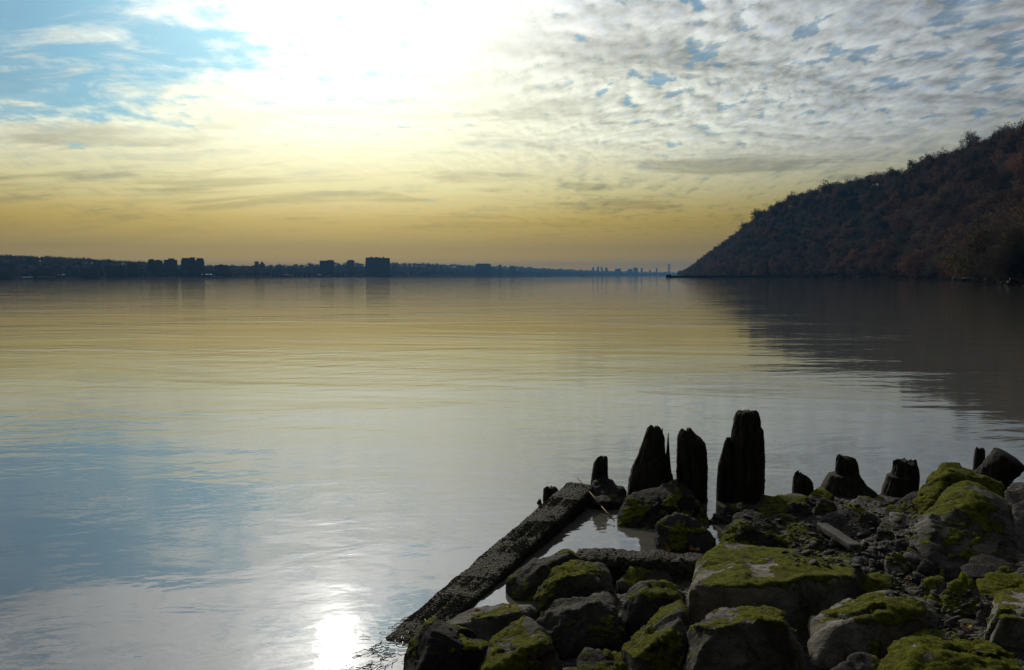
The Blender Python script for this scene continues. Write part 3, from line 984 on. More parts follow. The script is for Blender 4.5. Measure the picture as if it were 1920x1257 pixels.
t, w, h, dpt = far_block(-22, 15, 497, 1510, 'old mill with rows of pale windows on the opposite waterfront', name='mill')
PANE = simple_mat('pale_pane', (0.5, 0.52, 0.55), (0.4, 0.42, 0.45), 0.5, 0.2, 0.5)
wm = MB().box((0, 0, 0), (1.5, .2, 1.7)); wme = mesh_np('window', wm.v, wm.f, False); wme.materials.append(PANE)
for i in range(10):
    for k in range(3):
        link('window', wme, parent=t, loc=(-w / 2 + (i + .5) * w / 10, -dpt / 2 - .08, h - 2.6 - k * 4.2))
far_block(62, 98, 506, 1600, 'long low brick works below the wooded rise at left', roof=((.1, .3, 2),), name='works')
far_block(150, 180, 505, 1690, 'dark flat-roofed factory beside two tall chimneys', roof=((.6, .8, 3),), name='factory')
far_block(198, 232, 502, 1780, 'brick blocks of flats with one raised end', roof=((.0, .3, 3),))
far_block(238, 256, 496, 1850, 'narrow brick flats in front of the tree-covered rise', roof=((.4, .7, 2),))
far_block(277, 300, 489, 1960, 'square brick flats left of the twin-stepped block', roof=((.05, .35, 3), (.6, .8, 1.5)))
far_block(307, 328, 488, 2010, 'tall brick flats with a wide penthouse beside the turreted block', roof=((.35, .8, 3.5),))
far_block(339, 376, 488.5, 2050, 'large brick apartment block with raised turrets at both ends', roof=((0, .36, 5.5), (.42, .58, 7), (.74, 1.0, 5)))
far_block(402, 424, 498, 2150, 'low dark block among trees right of the turreted apartments', roof=((.3, .6, 2),))
far_block(477, 482.5, 491, 2350, 'slim square tower block standing alone above the trees', mat=PALEB)
far_block(485, 495, 496, 2700, 'small stepped building just behind the slim tower', mat=PALEB, roof=((.2, .8, 4), (.38, .62, 9)))
far_block(599, 624, 489.5, 2900, 'broad hazy apartment slab standing left of a small tower', mat=BRICKB, roof=((.55, .95, 2.5),))
far_block(650.5, 663.5, 489.5, 3100, 'small pale square tower between the two broad slabs', mat=PALEB, roof=((.15, .85, 3),))
far_block(685, 728, 484.5, 3100, 'widest apartment slab on the skyline with chimneys on its roof', mat=BRICKB, roof=((0, .62, 2.2), (.2, .24, 6), (.41, .45, 5), (.73, .77, 5)))
far_block(891, 920, 496, 4900, 'flat hazy block showing above the distant trees', mat=PALEB, roof=((.1, .9, 4),))
far_block(935, 940, 497, 5200, 'small hazy block beside the flat distant block', mat=PALEB)
far_block(958, 965, 499, 5600, 'faint blue block on the distant tree line', mat=PALEB)
for k, (a, b, c) in enumerate(((1111, 1114, 500.5), (1120, 1123, 499.5), (1127, 1130, 500), (1135, 1139, 501), (1154, 1164, 503), (1178, 1186, 503.5), (1188, 1196, 501), (1202, 1205, 502), (1218, 1220, 505), (1231, 1233, 501))):
    t, *_ = far_block(a, b, c + 1.2, 9800 + 220 * k, 'very faint distant high-rise on the far skyline at the river bend', mat=PALEB, dep=30, name='distant_tower')
    t['group'] = 'distant towers at the river bend'
# suspension bridge tower at the end of the reach
STEEL = simple_mat('bridge_steel', (0.16, 0.17, 0.18), (0.12, 0.13, 0.14), 0.05, 0.7, 0.3)
bp = at_depth(1254.5, 496, 12200)
bt = link('bridge_tower', None, loc=(bp.x, bp.y, 0)); tag(bt, 'tall faint steel bridge tower at the far end of the river', 'bridge')
for sx in (-1, 1): MB().box((sx * 11, 0, bp.z / 2), (9, 14, bp.z)).build('tower_leg', STEEL, bt)
for zz in (.38, .7, .96): MB().box((0, 0, bp.z * zz), (13.2, 10, bp.z * .07)).build('cross_brace', STEEL, bt)
# chimneys
for (px, top, dpp, lb) in ((112, 489, 1640, 'thin factory chimney left of the flat-roofed factory'), (185, 491, 1720, 'thin factory chimney right of the flat-roofed factory')):
    p = at_depth(px, top, dpp)
    t = link('chimney', None, loc=(p.x, dpp, 2)); tag(t, lb, 'chimney')
    MB().tube((0, 0, -3), (0, 0, p.z - 2), 1.9, 1.3, 10).build('stack', BRICKB, t)
    MB().tube((0, 0, p.z - 3.2), (0, 0, p.z - 1.8), 1.7, 1.7, 10).build('rim', ROOFD, t)
# waterfront sheds with pale roofs and houses on the rise
def shed(px, py, wpx, depth, h, mat_r, name, label, cat, group, rz=0.0):
    a = at_depth(px, py, depth); w = wpx / FPX * depth
    t = link(name, None, loc=(a.x, depth, max(a.z - h, .6))); t.rotation_euler.z = rz
    tag(t, label, cat, group)
    MB().box((0, 0, h * .3 - 2), (w, min(w * .5, 24), h * .6 + 4)).build('wall', PALEW if cat == 'house' else BRICKB, t)
    MB().gable((0, 0, h * .6), (w * 1.04, min(w * .5, 24) * 1.1), h * .4).build('roof', mat_r, t)
for (px, py, wp, dp) in ((23, 516, 9, 1530), (52, 519, 16, 1560), (78, 518, 14, 1600), (74, 507, 30, 1640), (92, 519, 16, 1600), (113, 514.5, 18, 1650), (172, 512, 8, 1700), (213, 517, 12, 1800), (240, 520, 9, 1830), (388, 514, 18, 2000), (598, 515, 9, 2550), (617, 517, 7, 2600), (648, 517, 6, 2750), (536, 515, 10, 2330)):
    shed(px, py, wp, dp, 4.5, ROOFW, 'waterfront_shed', 'low shed with a pale roof on the opposite waterfront', 'shed', 'pale-roofed sheds on the waterfront', r.uniform(-.2, .2))
for k in range(46):
    t_ = r.uniform(.18, .5); s_ = r.uniform(3.2, 6.6) / (nr - 1)
    p = surf_point(FV, s_, t_); q = project(p)
    if not q or q[0] < -20 or q[0] > 600: continue
    hgt = r.uniform(7, 11)
    shed(q[0], q[1] - hgt / p[1] * FPX, r.uniform(9, 16) / p[1] * FPX, p[1], hgt, ROOFD, 'house', 'small pale gabled house among trees on the opposite rise', 'house', 'houses on the opposite rise', r.uniform(-.8, .8))

# ------------------------------------------------------------------ foreground rocks
def boulder(name, outline, label, T=None, ridge=(), moss=.5, pale=.5, p=26.0, chips=9, rough=.05, level=5, group=None, yb=None, sink=.12, seed=None, facet=.055):
    """outline in picture units around the stone, bottom first guess included; ridge = (px, py, depth fraction)"""
    ys = [q[1] for q in outline]; xs = [q[0] for q in outline]
    top, bot = min(ys), max(ys)
    cx = sum(xs) / len(xs)
    if yb is None: yb = ground_hit(cx, bot).y
    wdt = (max(xs) - min(xs)) / FPX * yb
    if T is None: T = .75 * wdt
    pts = []
    for (px, py) in outline:
        pts.append(at_depth(px, py, yb + T * (bot - py) / (bot - top)))
    for (px, py, fr_) in ridge:
        pts.append(at_depth(px, py, yb + T * fr_))
    c = sum(pts, Vector()) / len(pts)
    low = []
    for q in pts:
        zb = min(float(ground_z(q.x, q.y)) - sink, q.z - .03)
        x_, y_ = c.x + (q.x - c.x) * .9, c.y + (q.y - c.y) * .9
        low.append(Vector((x_, y_, zb)))
    sd = seed if seed is not None else int(abs(cx * 7 + top)) % 997
    v, f = stone_shape([q[:] for q in pts + low], level, p, chips, rough, sd, 1.0, facet)
    return add_stone(name, v, f, MOSSY, (moss, pale, 0), label, 'rock', group)

B = boulder
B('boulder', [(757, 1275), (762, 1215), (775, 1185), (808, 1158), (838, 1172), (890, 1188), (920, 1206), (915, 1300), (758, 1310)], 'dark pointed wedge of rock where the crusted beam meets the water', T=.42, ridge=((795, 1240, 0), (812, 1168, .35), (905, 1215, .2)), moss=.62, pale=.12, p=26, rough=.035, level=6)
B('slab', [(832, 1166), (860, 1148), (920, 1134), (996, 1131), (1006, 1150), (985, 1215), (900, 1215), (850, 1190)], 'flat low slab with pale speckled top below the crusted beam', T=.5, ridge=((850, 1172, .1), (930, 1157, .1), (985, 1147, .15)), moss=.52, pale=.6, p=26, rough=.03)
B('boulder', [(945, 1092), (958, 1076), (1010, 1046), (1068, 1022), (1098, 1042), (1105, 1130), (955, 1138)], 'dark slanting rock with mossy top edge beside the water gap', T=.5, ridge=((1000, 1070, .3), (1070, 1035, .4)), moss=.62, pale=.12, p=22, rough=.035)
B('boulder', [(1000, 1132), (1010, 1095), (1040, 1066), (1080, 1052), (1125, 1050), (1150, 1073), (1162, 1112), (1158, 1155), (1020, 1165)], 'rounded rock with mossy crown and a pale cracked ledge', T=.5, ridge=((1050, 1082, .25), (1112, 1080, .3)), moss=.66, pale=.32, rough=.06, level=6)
B('boulder', [(1008, 1165), (1040, 1130), (1075, 1121), (1135, 1109), (1150, 1117), (1166, 1140), (1180, 1200), (1172, 1232), (1080, 1240), (1015, 1228)], 'lumpy two-humped rock with mossy upper rim', T=.5, ridge=((1060, 1150, .3), (1120, 1135, .35), (1150, 1180, .1)), moss=.6, pale=.22, rough=.07, level=6)
B('slab', [(985, 1150), (1032, 1187), (1056, 1258), (1052, 1310), (890, 1310), (897, 1245), (932, 1193)], 'tilted flat rock whose square face is streaked green and grey', T=.6, ridge=((905, 1262, .02), (1030, 1197, .32), (960, 1210, .4)), moss=.72, pale=.42, p=30, rough=.025, level=6)
B('boulder', [(1082, 1228), (1100, 1214), (1150, 1219), (1205, 1234), (1222, 1262), (1205, 1310), (1080, 1310)], 'low dark rock with one green edge in front of the two-humped rock', T=.35, moss=.66, pale=.12, p=22, rough=.04)
B('rock', [(1055, 1262), (1085, 1249), (1110, 1247), (1135, 1260), (1130, 1310), (1060, 1310)], 'small mossy rock below the low dark rock with one green edge', T=.2, moss=.7, pale=.15, level=4)
B('boulder', [(1164, 1217), (1190, 1190), (1240, 1141), (1272, 1126), (1300, 1140), (1306, 1230), (1290, 1310), (1190, 1310)], 'slanting rock with a bright mossy channel along its top', T=.7, ridge=((1190, 1237, .12), (1243, 1190, .28), (1278, 1158, .45)), moss=.76, pale=.35, p=26, rough=.05, level=6)
B('boulder', [(1166, 1138), (1178, 1105), (1210, 1087), (1240, 1088), (1286, 1113), (1290, 1150), (1240, 1200), (1170, 1175)], 'dark domed rock with thin moss left of the big flat slab', T=.42, ridge=((1210, 1110, .3), (1250, 1115, .3)), moss=.56, pale=.14, rough=.045)
B('rock', [(1163, 1140), (1190, 1138), (1206, 1155), (1200, 1188), (1172, 1180)], 'small grey stone wedged between the two-humped and domed rocks', T=.16, moss=.1, pale=.42, level=4)
B('rock', [(1156, 1078), (1185, 1062), (1230, 1057), (1256, 1072), (1278, 1104), (1240, 1112), (1162, 1112)], 'small brown broken rock in front of the crusted log', T=.25, moss=.45, pale=.2, level=4, rough=.08)
B('rock', [(1172, 1062), (1200, 1050), (1225, 1042), (1245, 1055), (1250, 1075), (1180, 1080)], 'dark shard leaning against the crusted log', T=.15, moss=.5, pale=.1, level=4)
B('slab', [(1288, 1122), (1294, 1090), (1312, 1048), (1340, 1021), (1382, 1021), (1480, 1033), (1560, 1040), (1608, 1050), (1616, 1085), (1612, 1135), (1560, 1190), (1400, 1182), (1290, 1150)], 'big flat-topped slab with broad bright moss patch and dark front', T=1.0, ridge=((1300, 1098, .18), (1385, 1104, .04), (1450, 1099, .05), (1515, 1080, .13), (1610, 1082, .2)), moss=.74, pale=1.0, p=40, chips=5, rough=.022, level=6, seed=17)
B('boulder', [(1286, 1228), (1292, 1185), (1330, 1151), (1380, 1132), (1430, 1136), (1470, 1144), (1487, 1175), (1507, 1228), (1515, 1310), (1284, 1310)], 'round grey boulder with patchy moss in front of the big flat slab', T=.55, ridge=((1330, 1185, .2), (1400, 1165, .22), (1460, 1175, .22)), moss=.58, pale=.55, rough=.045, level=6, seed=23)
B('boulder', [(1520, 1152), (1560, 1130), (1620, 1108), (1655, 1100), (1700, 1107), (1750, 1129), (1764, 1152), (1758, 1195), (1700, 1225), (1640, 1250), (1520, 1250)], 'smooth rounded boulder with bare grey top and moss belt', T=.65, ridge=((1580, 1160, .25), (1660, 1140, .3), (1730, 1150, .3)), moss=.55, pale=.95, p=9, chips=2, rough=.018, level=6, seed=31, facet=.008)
B('rock', [(1553, 1262), (1590, 1230), (1620, 1221), (1642, 1225), (1657, 1250), (1655, 1310), (1553, 1310)], 'half-buried grey rock beside the broad green boulder', T=.25, moss=.48, pale=.4, p=12, rough=.03)
B('boulder', [(1652, 1245), (1680, 1204), (1712, 1184), (1750, 1182), (1790, 1196), (1840, 1205), (1920, 1221), (1975, 1240), (1975, 1330), (1650, 1330)], 'broad low boulder almost wholly covered in bright moss', T=.7, ridge=((1720, 1215, .4), (1850, 1235, .4)), moss=.98, pale=.75, rough=.05, level=6, seed=41)
B('boulder', [(1846, 1208), (1853, 1165), (1863, 1120), (1880, 1109), (1985, 1127), (1985, 1235), (1850, 1220)], 'square-cut block with pale top and mossy side', T=.75, ridge=((1878, 1156, .1), (1985, 1164, .1)), moss=.66, pale=1.0, p=34, chips=4, rough=.025, seed=43, level=6)
B('rock', [(1824, 1168), (1843, 1122), (1860, 1119), (1866, 1140), (1858, 1182), (1830, 1180)], 'small leaning rock against the square-cut block', T=.15, moss=.55, pale=.3, level=4)
B('rock', [(1768, 1120), (1784, 1082), (1805, 1067), (1828, 1090), (1840, 1130), (1825, 1162), (1772, 1158)], 'rough upright brown-green rock with pitted face', T=.3, moss=.62, pale=.42, rough=.06)
B('rock', [(1720, 1114), (1728, 1085), (1760, 1071), (1776, 1082), (1770, 1120), (1725, 1122)], 'angular dull green rock left of the upright pitted rock', T=.2, moss=.6, pale=.3, level=4)
B('rock', [(1710, 1088), (1725, 1051), (1738, 1042), (1756, 1058), (1760, 1090), (1715, 1095)], 'dark leaning rock with a mossy spine', T=.18, moss=.52, pale=.1, level=4, p=24)
B('rock', [(1758, 1075), (1772, 1059), (1790, 1058), (1802, 1072), (1800, 1088), (1762, 1088)], 'little mossy rock behind the upright pitted rock', T=.15, moss=.66, pale=.2, level=4)
B('rock', [(1659, 1052), (1665, 1033), (1690, 1030), (1708, 1038), (1708, 1072), (1690, 1080), (1664, 1072)], 'pale cube-like rock with pitted face', T=.2, moss=.52, pale=.7, level=4, p=26)
B('rock', [(1610, 1102), (1618, 1082), (1645, 1065), (1668, 1077), (1678, 1092), (1702, 1102), (1690, 1125), (1613, 1118)], 'small bright mossy rock behind the smooth rounded boulder', T=.26, moss=.95, pale=.4, level=4, seed=3)
B('boulder', [(1830, 1088), (1860, 1078), (1920, 1074), (1985, 1080), (1985, 1130), (1838, 1124)], 'long low mossy rock behind the square-cut block', T=.4, moss=.82, pale=.35, p=18, rough=.05)
B('rock', [(1862, 1075), (1880, 1061), (1895, 1062), (1902, 1078), (1895, 1088), (1866, 1088)], 'knob of mossy rock on top of the long low mossy rock', T=.12, moss=.75, pale=.15, level=4)
B('boulder', [(1703, 1038), (1712, 985), (1745, 945), (1788, 905), (1815, 898), (1850, 907), (1890, 934), (1912, 960), (1930, 1010), (1910, 1068), (1770, 1072), (1712, 1055)], 'largest boulder, humped, with pale grey shoulder and dark face', T=1.1, ridge=((1760, 960, .4), (1740, 1040, .1), (1820, 935, .5), (1880, 960, .45)), moss=.66, pale=.5, p=13, chips=4, rough=.03, level=6, seed=53, facet=.025)
B('boulder', [(1706, 958), (1735, 900), (1765, 867), (1800, 867), (1840, 880), (1882, 912), (1885, 985), (1710, 985)], 'tall mossy boulder behind the largest boulder', T=.8, ridge=((1775, 890, .5), (1745, 940, .2)), moss=.8, pale=.2, rough=.04, seed=57, level=6)
B('boulder', [(1885, 915), (1920, 908), (1985, 905), (1985, 985), (1890, 985)], 'dark rock at the waterline beyond the largest boulder', T=.6, moss=.4, pale=.1)
B('boulder', [(1895, 940), (1930, 930), (1985, 935), (1985, 1040), (1910, 1040)], 'grey rock tucked behind the shoulder of the largest boulder', T=.5, moss=.4, pale=.4)
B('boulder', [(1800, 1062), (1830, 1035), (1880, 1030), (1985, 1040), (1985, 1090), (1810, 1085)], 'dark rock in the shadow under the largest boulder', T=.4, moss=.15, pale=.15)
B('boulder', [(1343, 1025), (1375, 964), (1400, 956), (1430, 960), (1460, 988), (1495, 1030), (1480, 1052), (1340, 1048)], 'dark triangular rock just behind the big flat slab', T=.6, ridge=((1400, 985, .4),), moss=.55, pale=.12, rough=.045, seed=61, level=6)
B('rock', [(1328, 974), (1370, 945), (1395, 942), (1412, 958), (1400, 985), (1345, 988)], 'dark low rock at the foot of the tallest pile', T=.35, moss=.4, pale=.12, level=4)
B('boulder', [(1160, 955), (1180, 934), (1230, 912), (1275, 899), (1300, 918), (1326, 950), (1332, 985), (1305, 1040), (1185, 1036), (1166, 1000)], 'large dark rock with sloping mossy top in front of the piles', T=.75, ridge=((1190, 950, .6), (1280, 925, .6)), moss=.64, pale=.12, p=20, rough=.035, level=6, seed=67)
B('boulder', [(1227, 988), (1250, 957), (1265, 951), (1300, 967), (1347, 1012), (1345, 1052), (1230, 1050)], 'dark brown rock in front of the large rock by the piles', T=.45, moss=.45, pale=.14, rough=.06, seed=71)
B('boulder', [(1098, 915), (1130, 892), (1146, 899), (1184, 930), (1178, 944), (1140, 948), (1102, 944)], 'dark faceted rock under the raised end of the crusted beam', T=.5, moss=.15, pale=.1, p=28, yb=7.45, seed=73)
# broken stones on the gravel between the slab and the stumps
rub = [
 ('slab', [(1412, 948), (1430, 932), (1490, 919), (1520, 930), (1530, 962), (1425, 968)], 'flat brown-green slab by the shortest stump', .55, .55, .38),
 ('rock', [(1510, 935), (1525, 917), (1550, 915), (1565, 930), (1560, 945), (1515, 948)], 'mossy stone at the foot of the flared stump', .3, .6, .3),
 ('slab', [(1470, 1010), (1480, 985), (1510, 971), (1540, 985), (1560, 1020), (1545, 1042), (1480, 1040)], 'hump of mossy rubble beside the fallen plank', .5, .55, .38),
 ('rock', [(1502, 1032), (1515, 1010), (1535, 1009), (1552, 1025), (1555, 1045), (1508, 1048)], 'little tuft-green stone behind the big flat slab', .2, .85, .3),
 ('rock', [(1445, 985), (1460, 962), (1480, 960), (1505, 975), (1500, 992), (1450, 995)], 'brown stone behind the dark triangular rock', .3, .45, .2),
 ('rock', [(1420, 965), (1435, 959), (1450, 960), (1460, 972), (1425, 975)], 'thin mossy stone resting on the dark triangular rock', .2, .6, .15),
 ('slab', [(1530, 975), (1560, 955), (1590, 945), (1640, 985), (1650, 1000), (1600, 1010), (1545, 1000)], 'dark broken slab above the fallen plank', .5, .3, .22),
 ('slab', [(1575, 950), (1600, 942), (1640, 965), (1665, 990), (1620, 992)], 'brown ridge of broken stone right of the fallen plank', .35, .4, .32),
 ('boulder', [(1622, 1042), (1640, 1018), (1690, 1005), (1712, 1000), (1720, 1040), (1700, 1068), (1630, 1066)], 'dark wedge of rock left of the largest boulder', .4, .42, .1),
 ('rock', [(1662, 978), (1668, 958), (1690, 958), (1715, 965), (1720, 985), (1680, 992)], 'pale cracked stone left of the tall mossy boulder', .3, .42, .62),
 ('rock', [(1645, 990), (1655, 978), (1675, 978), (1682, 992), (1660, 1000)], 'round grey stone below the pale cracked stone', .2, .15, .5),
 ('slab', [(1590, 940), (1610, 930), (1650, 932), (1670, 945), (1640, 955), (1600, 952)], 'flat pale slab at the foot of the notched stump', .35, .5, .55),
 ('boulder', [(1655, 955), (1690, 930), (1720, 918), (1735, 935), (1720, 965), (1670, 970)], 'dark mossy wedge below the tall mossy boulder', .5, .55, .14),
 ('rock', [(1612, 1015), (1630, 1007), (1650, 1010), (1648, 1022), (1620, 1026)], 'smooth pale stone at the end of the fallen plank', .18, .1, .85),
 ('rock', [(1605, 1030), (1622, 1018), (1640, 1025), (1636, 1042), (1612, 1044)], 'pale stone beside the smooth pale stone', .15, .1, .75),
 ('rock', [(1608, 1058), (1615, 1046), (1632, 1046), (1638, 1062), (1625, 1072)], 'rough grey stone behind the small bright mossy rock', .15, .3, .6),
 ('rock', [(1572, 1045), (1582, 1035), (1600, 1038), (1600, 1052), (1580, 1056)], 'flat green stone at the corner of the big flat slab', .15, .65, .4),
 ('rock', [(1700, 1030), (1712, 1018), (1722, 1022), (1722, 1045), (1704, 1045)], 'small green stone at the foot of the largest boulder', .15, .6, .5),
 ('rock', [(1755, 1165), (1780, 1150), (1800, 1165), (1805, 1200), (1765, 1205)], 'dark rock between the rounded boulder and the upright pitted rock', .25, .4, .1),
 ('slab', [(1785, 1165), (1815, 1155), (1850, 1170), (1855, 1200), (1800, 1205)], 'low layered green-brown slab with a dead leaf', .3, .6, .32),
 ('rock', [(1725, 1125), (1755, 1112), (1782, 1120), (1775, 1150), (1735, 1150)], 'thin flat stone beneath the angular dull green rock', .2, .4, .35),
 ('rock', [(1328, 985), (1345, 978), (1358, 985), (1352, 996), (1332, 997)], 'pebble-sized stone in the pool below the tallest pile', .12, .2, .3),
 ('rock', [(1620, 1230), (1640, 1222), (1665, 1215), (1662, 1245), (1630, 1255)], 'dark stone between the half-buried rock and the broad green boulder', .2, .45, .15),
 ('rock', [(1500, 1240), (1530, 1225), (1560, 1232), (1560, 1280), (1505, 1290)], 'dark stone in the hollow under the smooth rounded boulder', .25, .1, .12),
 ('rock', [(1240, 1250), (1265, 1236), (1290, 1240), (1292, 1300), (1245, 1300)], 'grey stone low beside the round grey boulder', .2, .2, .3),
 ('rock', [(1130, 1250), (1170, 1235), (1215, 1245), (1210, 1300), (1140, 1300)], 'dark stone under the slanting rock with the mossy channel', .3, .1, .1),
]
for (nm, ol, lb, T_, ms, pl_) in rub:
    B(nm, ol, lb, T=T_, moss=ms, pale=pl_, level=4, rough=.07, p=18)

r3 = random.Random(77)
for (cx_, cy_, w_, h_) in ((1500, 955, 42, 30), (1548, 952, 38, 26), (1585, 972, 46, 32), (1628, 975, 40, 28), (1660, 1005, 36, 26), (1440, 1000, 34, 24), (1575, 1015, 34, 22), (1690, 945, 36, 26), (1535, 990, 30, 22), (1650, 1040, 34, 26), (1745, 1140, 34, 26), (1800, 1140, 30, 24), (1680, 1110, 36, 24)):
    ol = []
    for k in range(8):
        a_ = 6.283 * k / 8 + r3.uniform(-.25, .25)
        ol.append((cx_ + w_ * .62 * math.cos(a_) * r3.uniform(.8, 1.1), cy_ + h_ * .62 * math.sin(a_) * r3.uniform(.8, 1.1)))
    B('rock', ol, 'medium broken stone lying loose on the rubble', T=w_ / FPX * 5.5 * .9, moss=r3.uniform(.3, .65), pale=r3.uniform(.08, .5), level=4, rough=.06, p=20, group='loose medium stones on the rubble')

# ------------------------------------------------------------------ piles and stumps
def pile(name, prof, base_py, label, thick=None, seed=0, jag=.05, depth=None, bottom=-.6, group=None, mat=PILE, NA=72, NR=90):
    """prof = [(py, left px, right px)] from the top; stands where base_py meets the water"""
    cx = (prof[-1][1] + prof[-1][2]) / 2
    D_ = depth or at_z(cx, base_py).y
    py = np.array([q[0] for q in prof], float)
    z = np.array([at_depth(cx, q, D_).z for q in py])
    xl = np.array([at_depth(q[1], q[0], D_).x for q in prof]); xr = np.array([at_depth(q[2], q[0], D_).x for q in prof])
    zz = np.concatenate([np.linspace(z[0], z[-1], NR - 6), np.linspace(z[-1], bottom, 7)[1:]])
    o_ = np.argsort(z)
    L = np.interp(zz, z[o_], xl[o_]); R_ = np.interp(zz, z[o_], xr[o_])
    th = np.linspace(0, 2 * math.pi, NA, endpoint=False)
    V = []
    wmax = (R_ - L).max() / 2
    for k in range(NR):
        c, w = (L[k] + R_[k]) / 2, max((R_[k] - L[k]) / 2, .004)
        dw = min(w * 1.0, thick or wmax)
        dw = max(dw, min(w, .05))
        p3 = np.stack([np.cos(th) * 2.2, np.sin(th) * 2.2, np.full(NA, zz[k] * 1.6)], 1) + seed * 5.1
        gr = 1 + .12 * fbm(p3, 3) + .11 * fbm(np.stack([np.cos(th) * 7, np.sin(th) * 7, np.full(NA, zz[k] * 1.0)], 1) + seed, 2) + .06 * fbm(np.stack([np.cos(th) * 8, np.sin(th) * 8, np.full(NA, zz[k] * 20)], 1) + seed, 3)
        x = c + w * np.cos(th) * gr; y = D_ + dw * np.sin(th) * gr
        top = max(0, 1 - (zz[0] - zz[k]) / .12)
        zj = zz[k] + top * jag * fbm(np.stack([np.cos(th) * 3.5, np.sin(th) * 3.5, 0 * th], 1) + seed * 2.2, 3) * 0.95
        V.append(np.stack([x, y, zj], 1))
    V = np.concatenate(V)
    n = NR
    f = []
    for k in range(n - 1):
        for i in range(NA):
            j = (i + 1) % NA
            f.append((k * NA + i, (k + 1) * NA + i, (k + 1) * NA + j, k * NA + j))
    cidx = len(V)
    V = np.concatenate([V, V[:NA].mean(0)[None] - [[0, 0, .01]]])
    f += [(cidx, i, (i + 1) % NA) for i in range(NA)]
    base = np.array([(L[-7] + R_[-7]) / 2, D_, 0.0])
    o2 = link(name, mesh_np(name, V - base, f), mat, loc=base)
    tag(o2, label, 'stump' if name == 'stump' else 'pile', group)
    SOLID.append((V, [q for q in f]))
    return o2, base, D_

pile('wooden_pile', [(771, 1386, 1416), (775, 1381, 1421), (785, 1377, 1424), (800, 1375, 1425), (806, 1374, 1429), (830, 1371, 1431), (870, 1369, 1432), (940, 1367, 1431)], 936, 'tallest rotted wooden pile with a near-flat top', seed=1, jag=.03)
pile('wooden_pile', [(821, 1363, 1368), (830, 1358, 1372), (850, 1353, 1374), (870, 1347, 1375), (900, 1345, 1375), (940, 1344, 1375)], 938, 'narrow slab of rotted wood leaning against the tallest pile', seed=2, jag=.03, thick=.09)
pile('wooden_pile', [(806, 1278, 1294), (812, 1273, 1300), (818, 1271, 1306), (822, 1270, 1314), (832, 1270, 1322), (850, 1270, 1325), (880, 1270, 1327), (940, 1270, 1327)], 937, 'rotted pile with notched round top in the middle of the three', seed=3, jag=.05)
o3, b3, D3 = pile('wooden_pile', [(800, 1220, 1234), (806, 1213, 1240), (820, 1208, 1245), (850, 1199, 1247), (875, 1188, 1255), (900, 1181, 1259), (935, 1178, 1260)], 933, 'rotted pile narrowing upward with two thin splinters', seed=4, jag=.04)
for (pts_, w_) in (([(803, 1242), (850, 1243), (885, 1245)], 4.5), ([(812, 1253), (845, 1252.5), (885, 1251)], 5.5)):
    mb = MB()
    q = [at_depth(x, y, D3 - .02) - Vector(b3) for (y, x) in pts_]
    mb.tube(q[0], q[1], .004, w_ / FPX * D3 * .55, 7); mb.tube(q[1], q[2], w_ / FPX * D3 * .55, w_ / FPX * D3 * 1.5, 7)
    mb.build('splinter', PILE, o3, smooth=True)
pile('wooden_pile', [(857, 1126, 1136), (860, 1120, 1139), (868, 1114, 1139), (880, 1111, 1139), (905, 1108, 1140)], 927, 'short pile with slanted top behind the raised beam end', seed=5, jag=.03)
pile('stump', [(914, 1024, 1042), (918, 1019, 1046), (930, 1018, 1050), (945, 1018, 1052)], 938, 'squat stub of a pile close beside the crusted beam', seed=6, jag=.03)
pile('stump', [(938, 1011, 1014), (945, 1006, 1016), (952, 998, 1018), (962, 996, 1020)], 944, 'smallest broken stub next to the squat stub', seed=7, jag=.05)
pile('stump', [(889, 1497, 1503), (893, 1490, 1512), (898, 1488, 1519), (905, 1487, 1523), (928, 1486, 1525)], 930, 'shortest notched stump between the tallest pile and the flared stump', seed=8, jag=.07)
pile('stump', [(857, 1574, 1592), (860, 1570, 1603), (866, 1568, 1606), (888, 1567, 1609), (890, 1556, 1610), (900, 1551, 1615), (910, 1546, 1624), (920, 1543, 1638), (934, 1540, 1652)], 932, 'stump flaring into a wide base with a square top', seed=9, jag=.07, thick=.3)
pile('stump', [(866, 1684, 1716), (869, 1677, 1718), (880, 1676, 1721), (890, 1673, 1721), (892, 1666, 1721), (905, 1663, 1720), (918, 1657, 1718), (932, 1654, 1716)], 930, 'notched stump with a toothed top beside the mossy boulders', seed=10, jag=.09)
pile('stump', [(841, 1831, 1843), (845, 1829, 1846), (860, 1827, 1846), (885, 1825, 1847)], 905, 'narrow dark stub behind the cut log', seed=11, jag=.03)

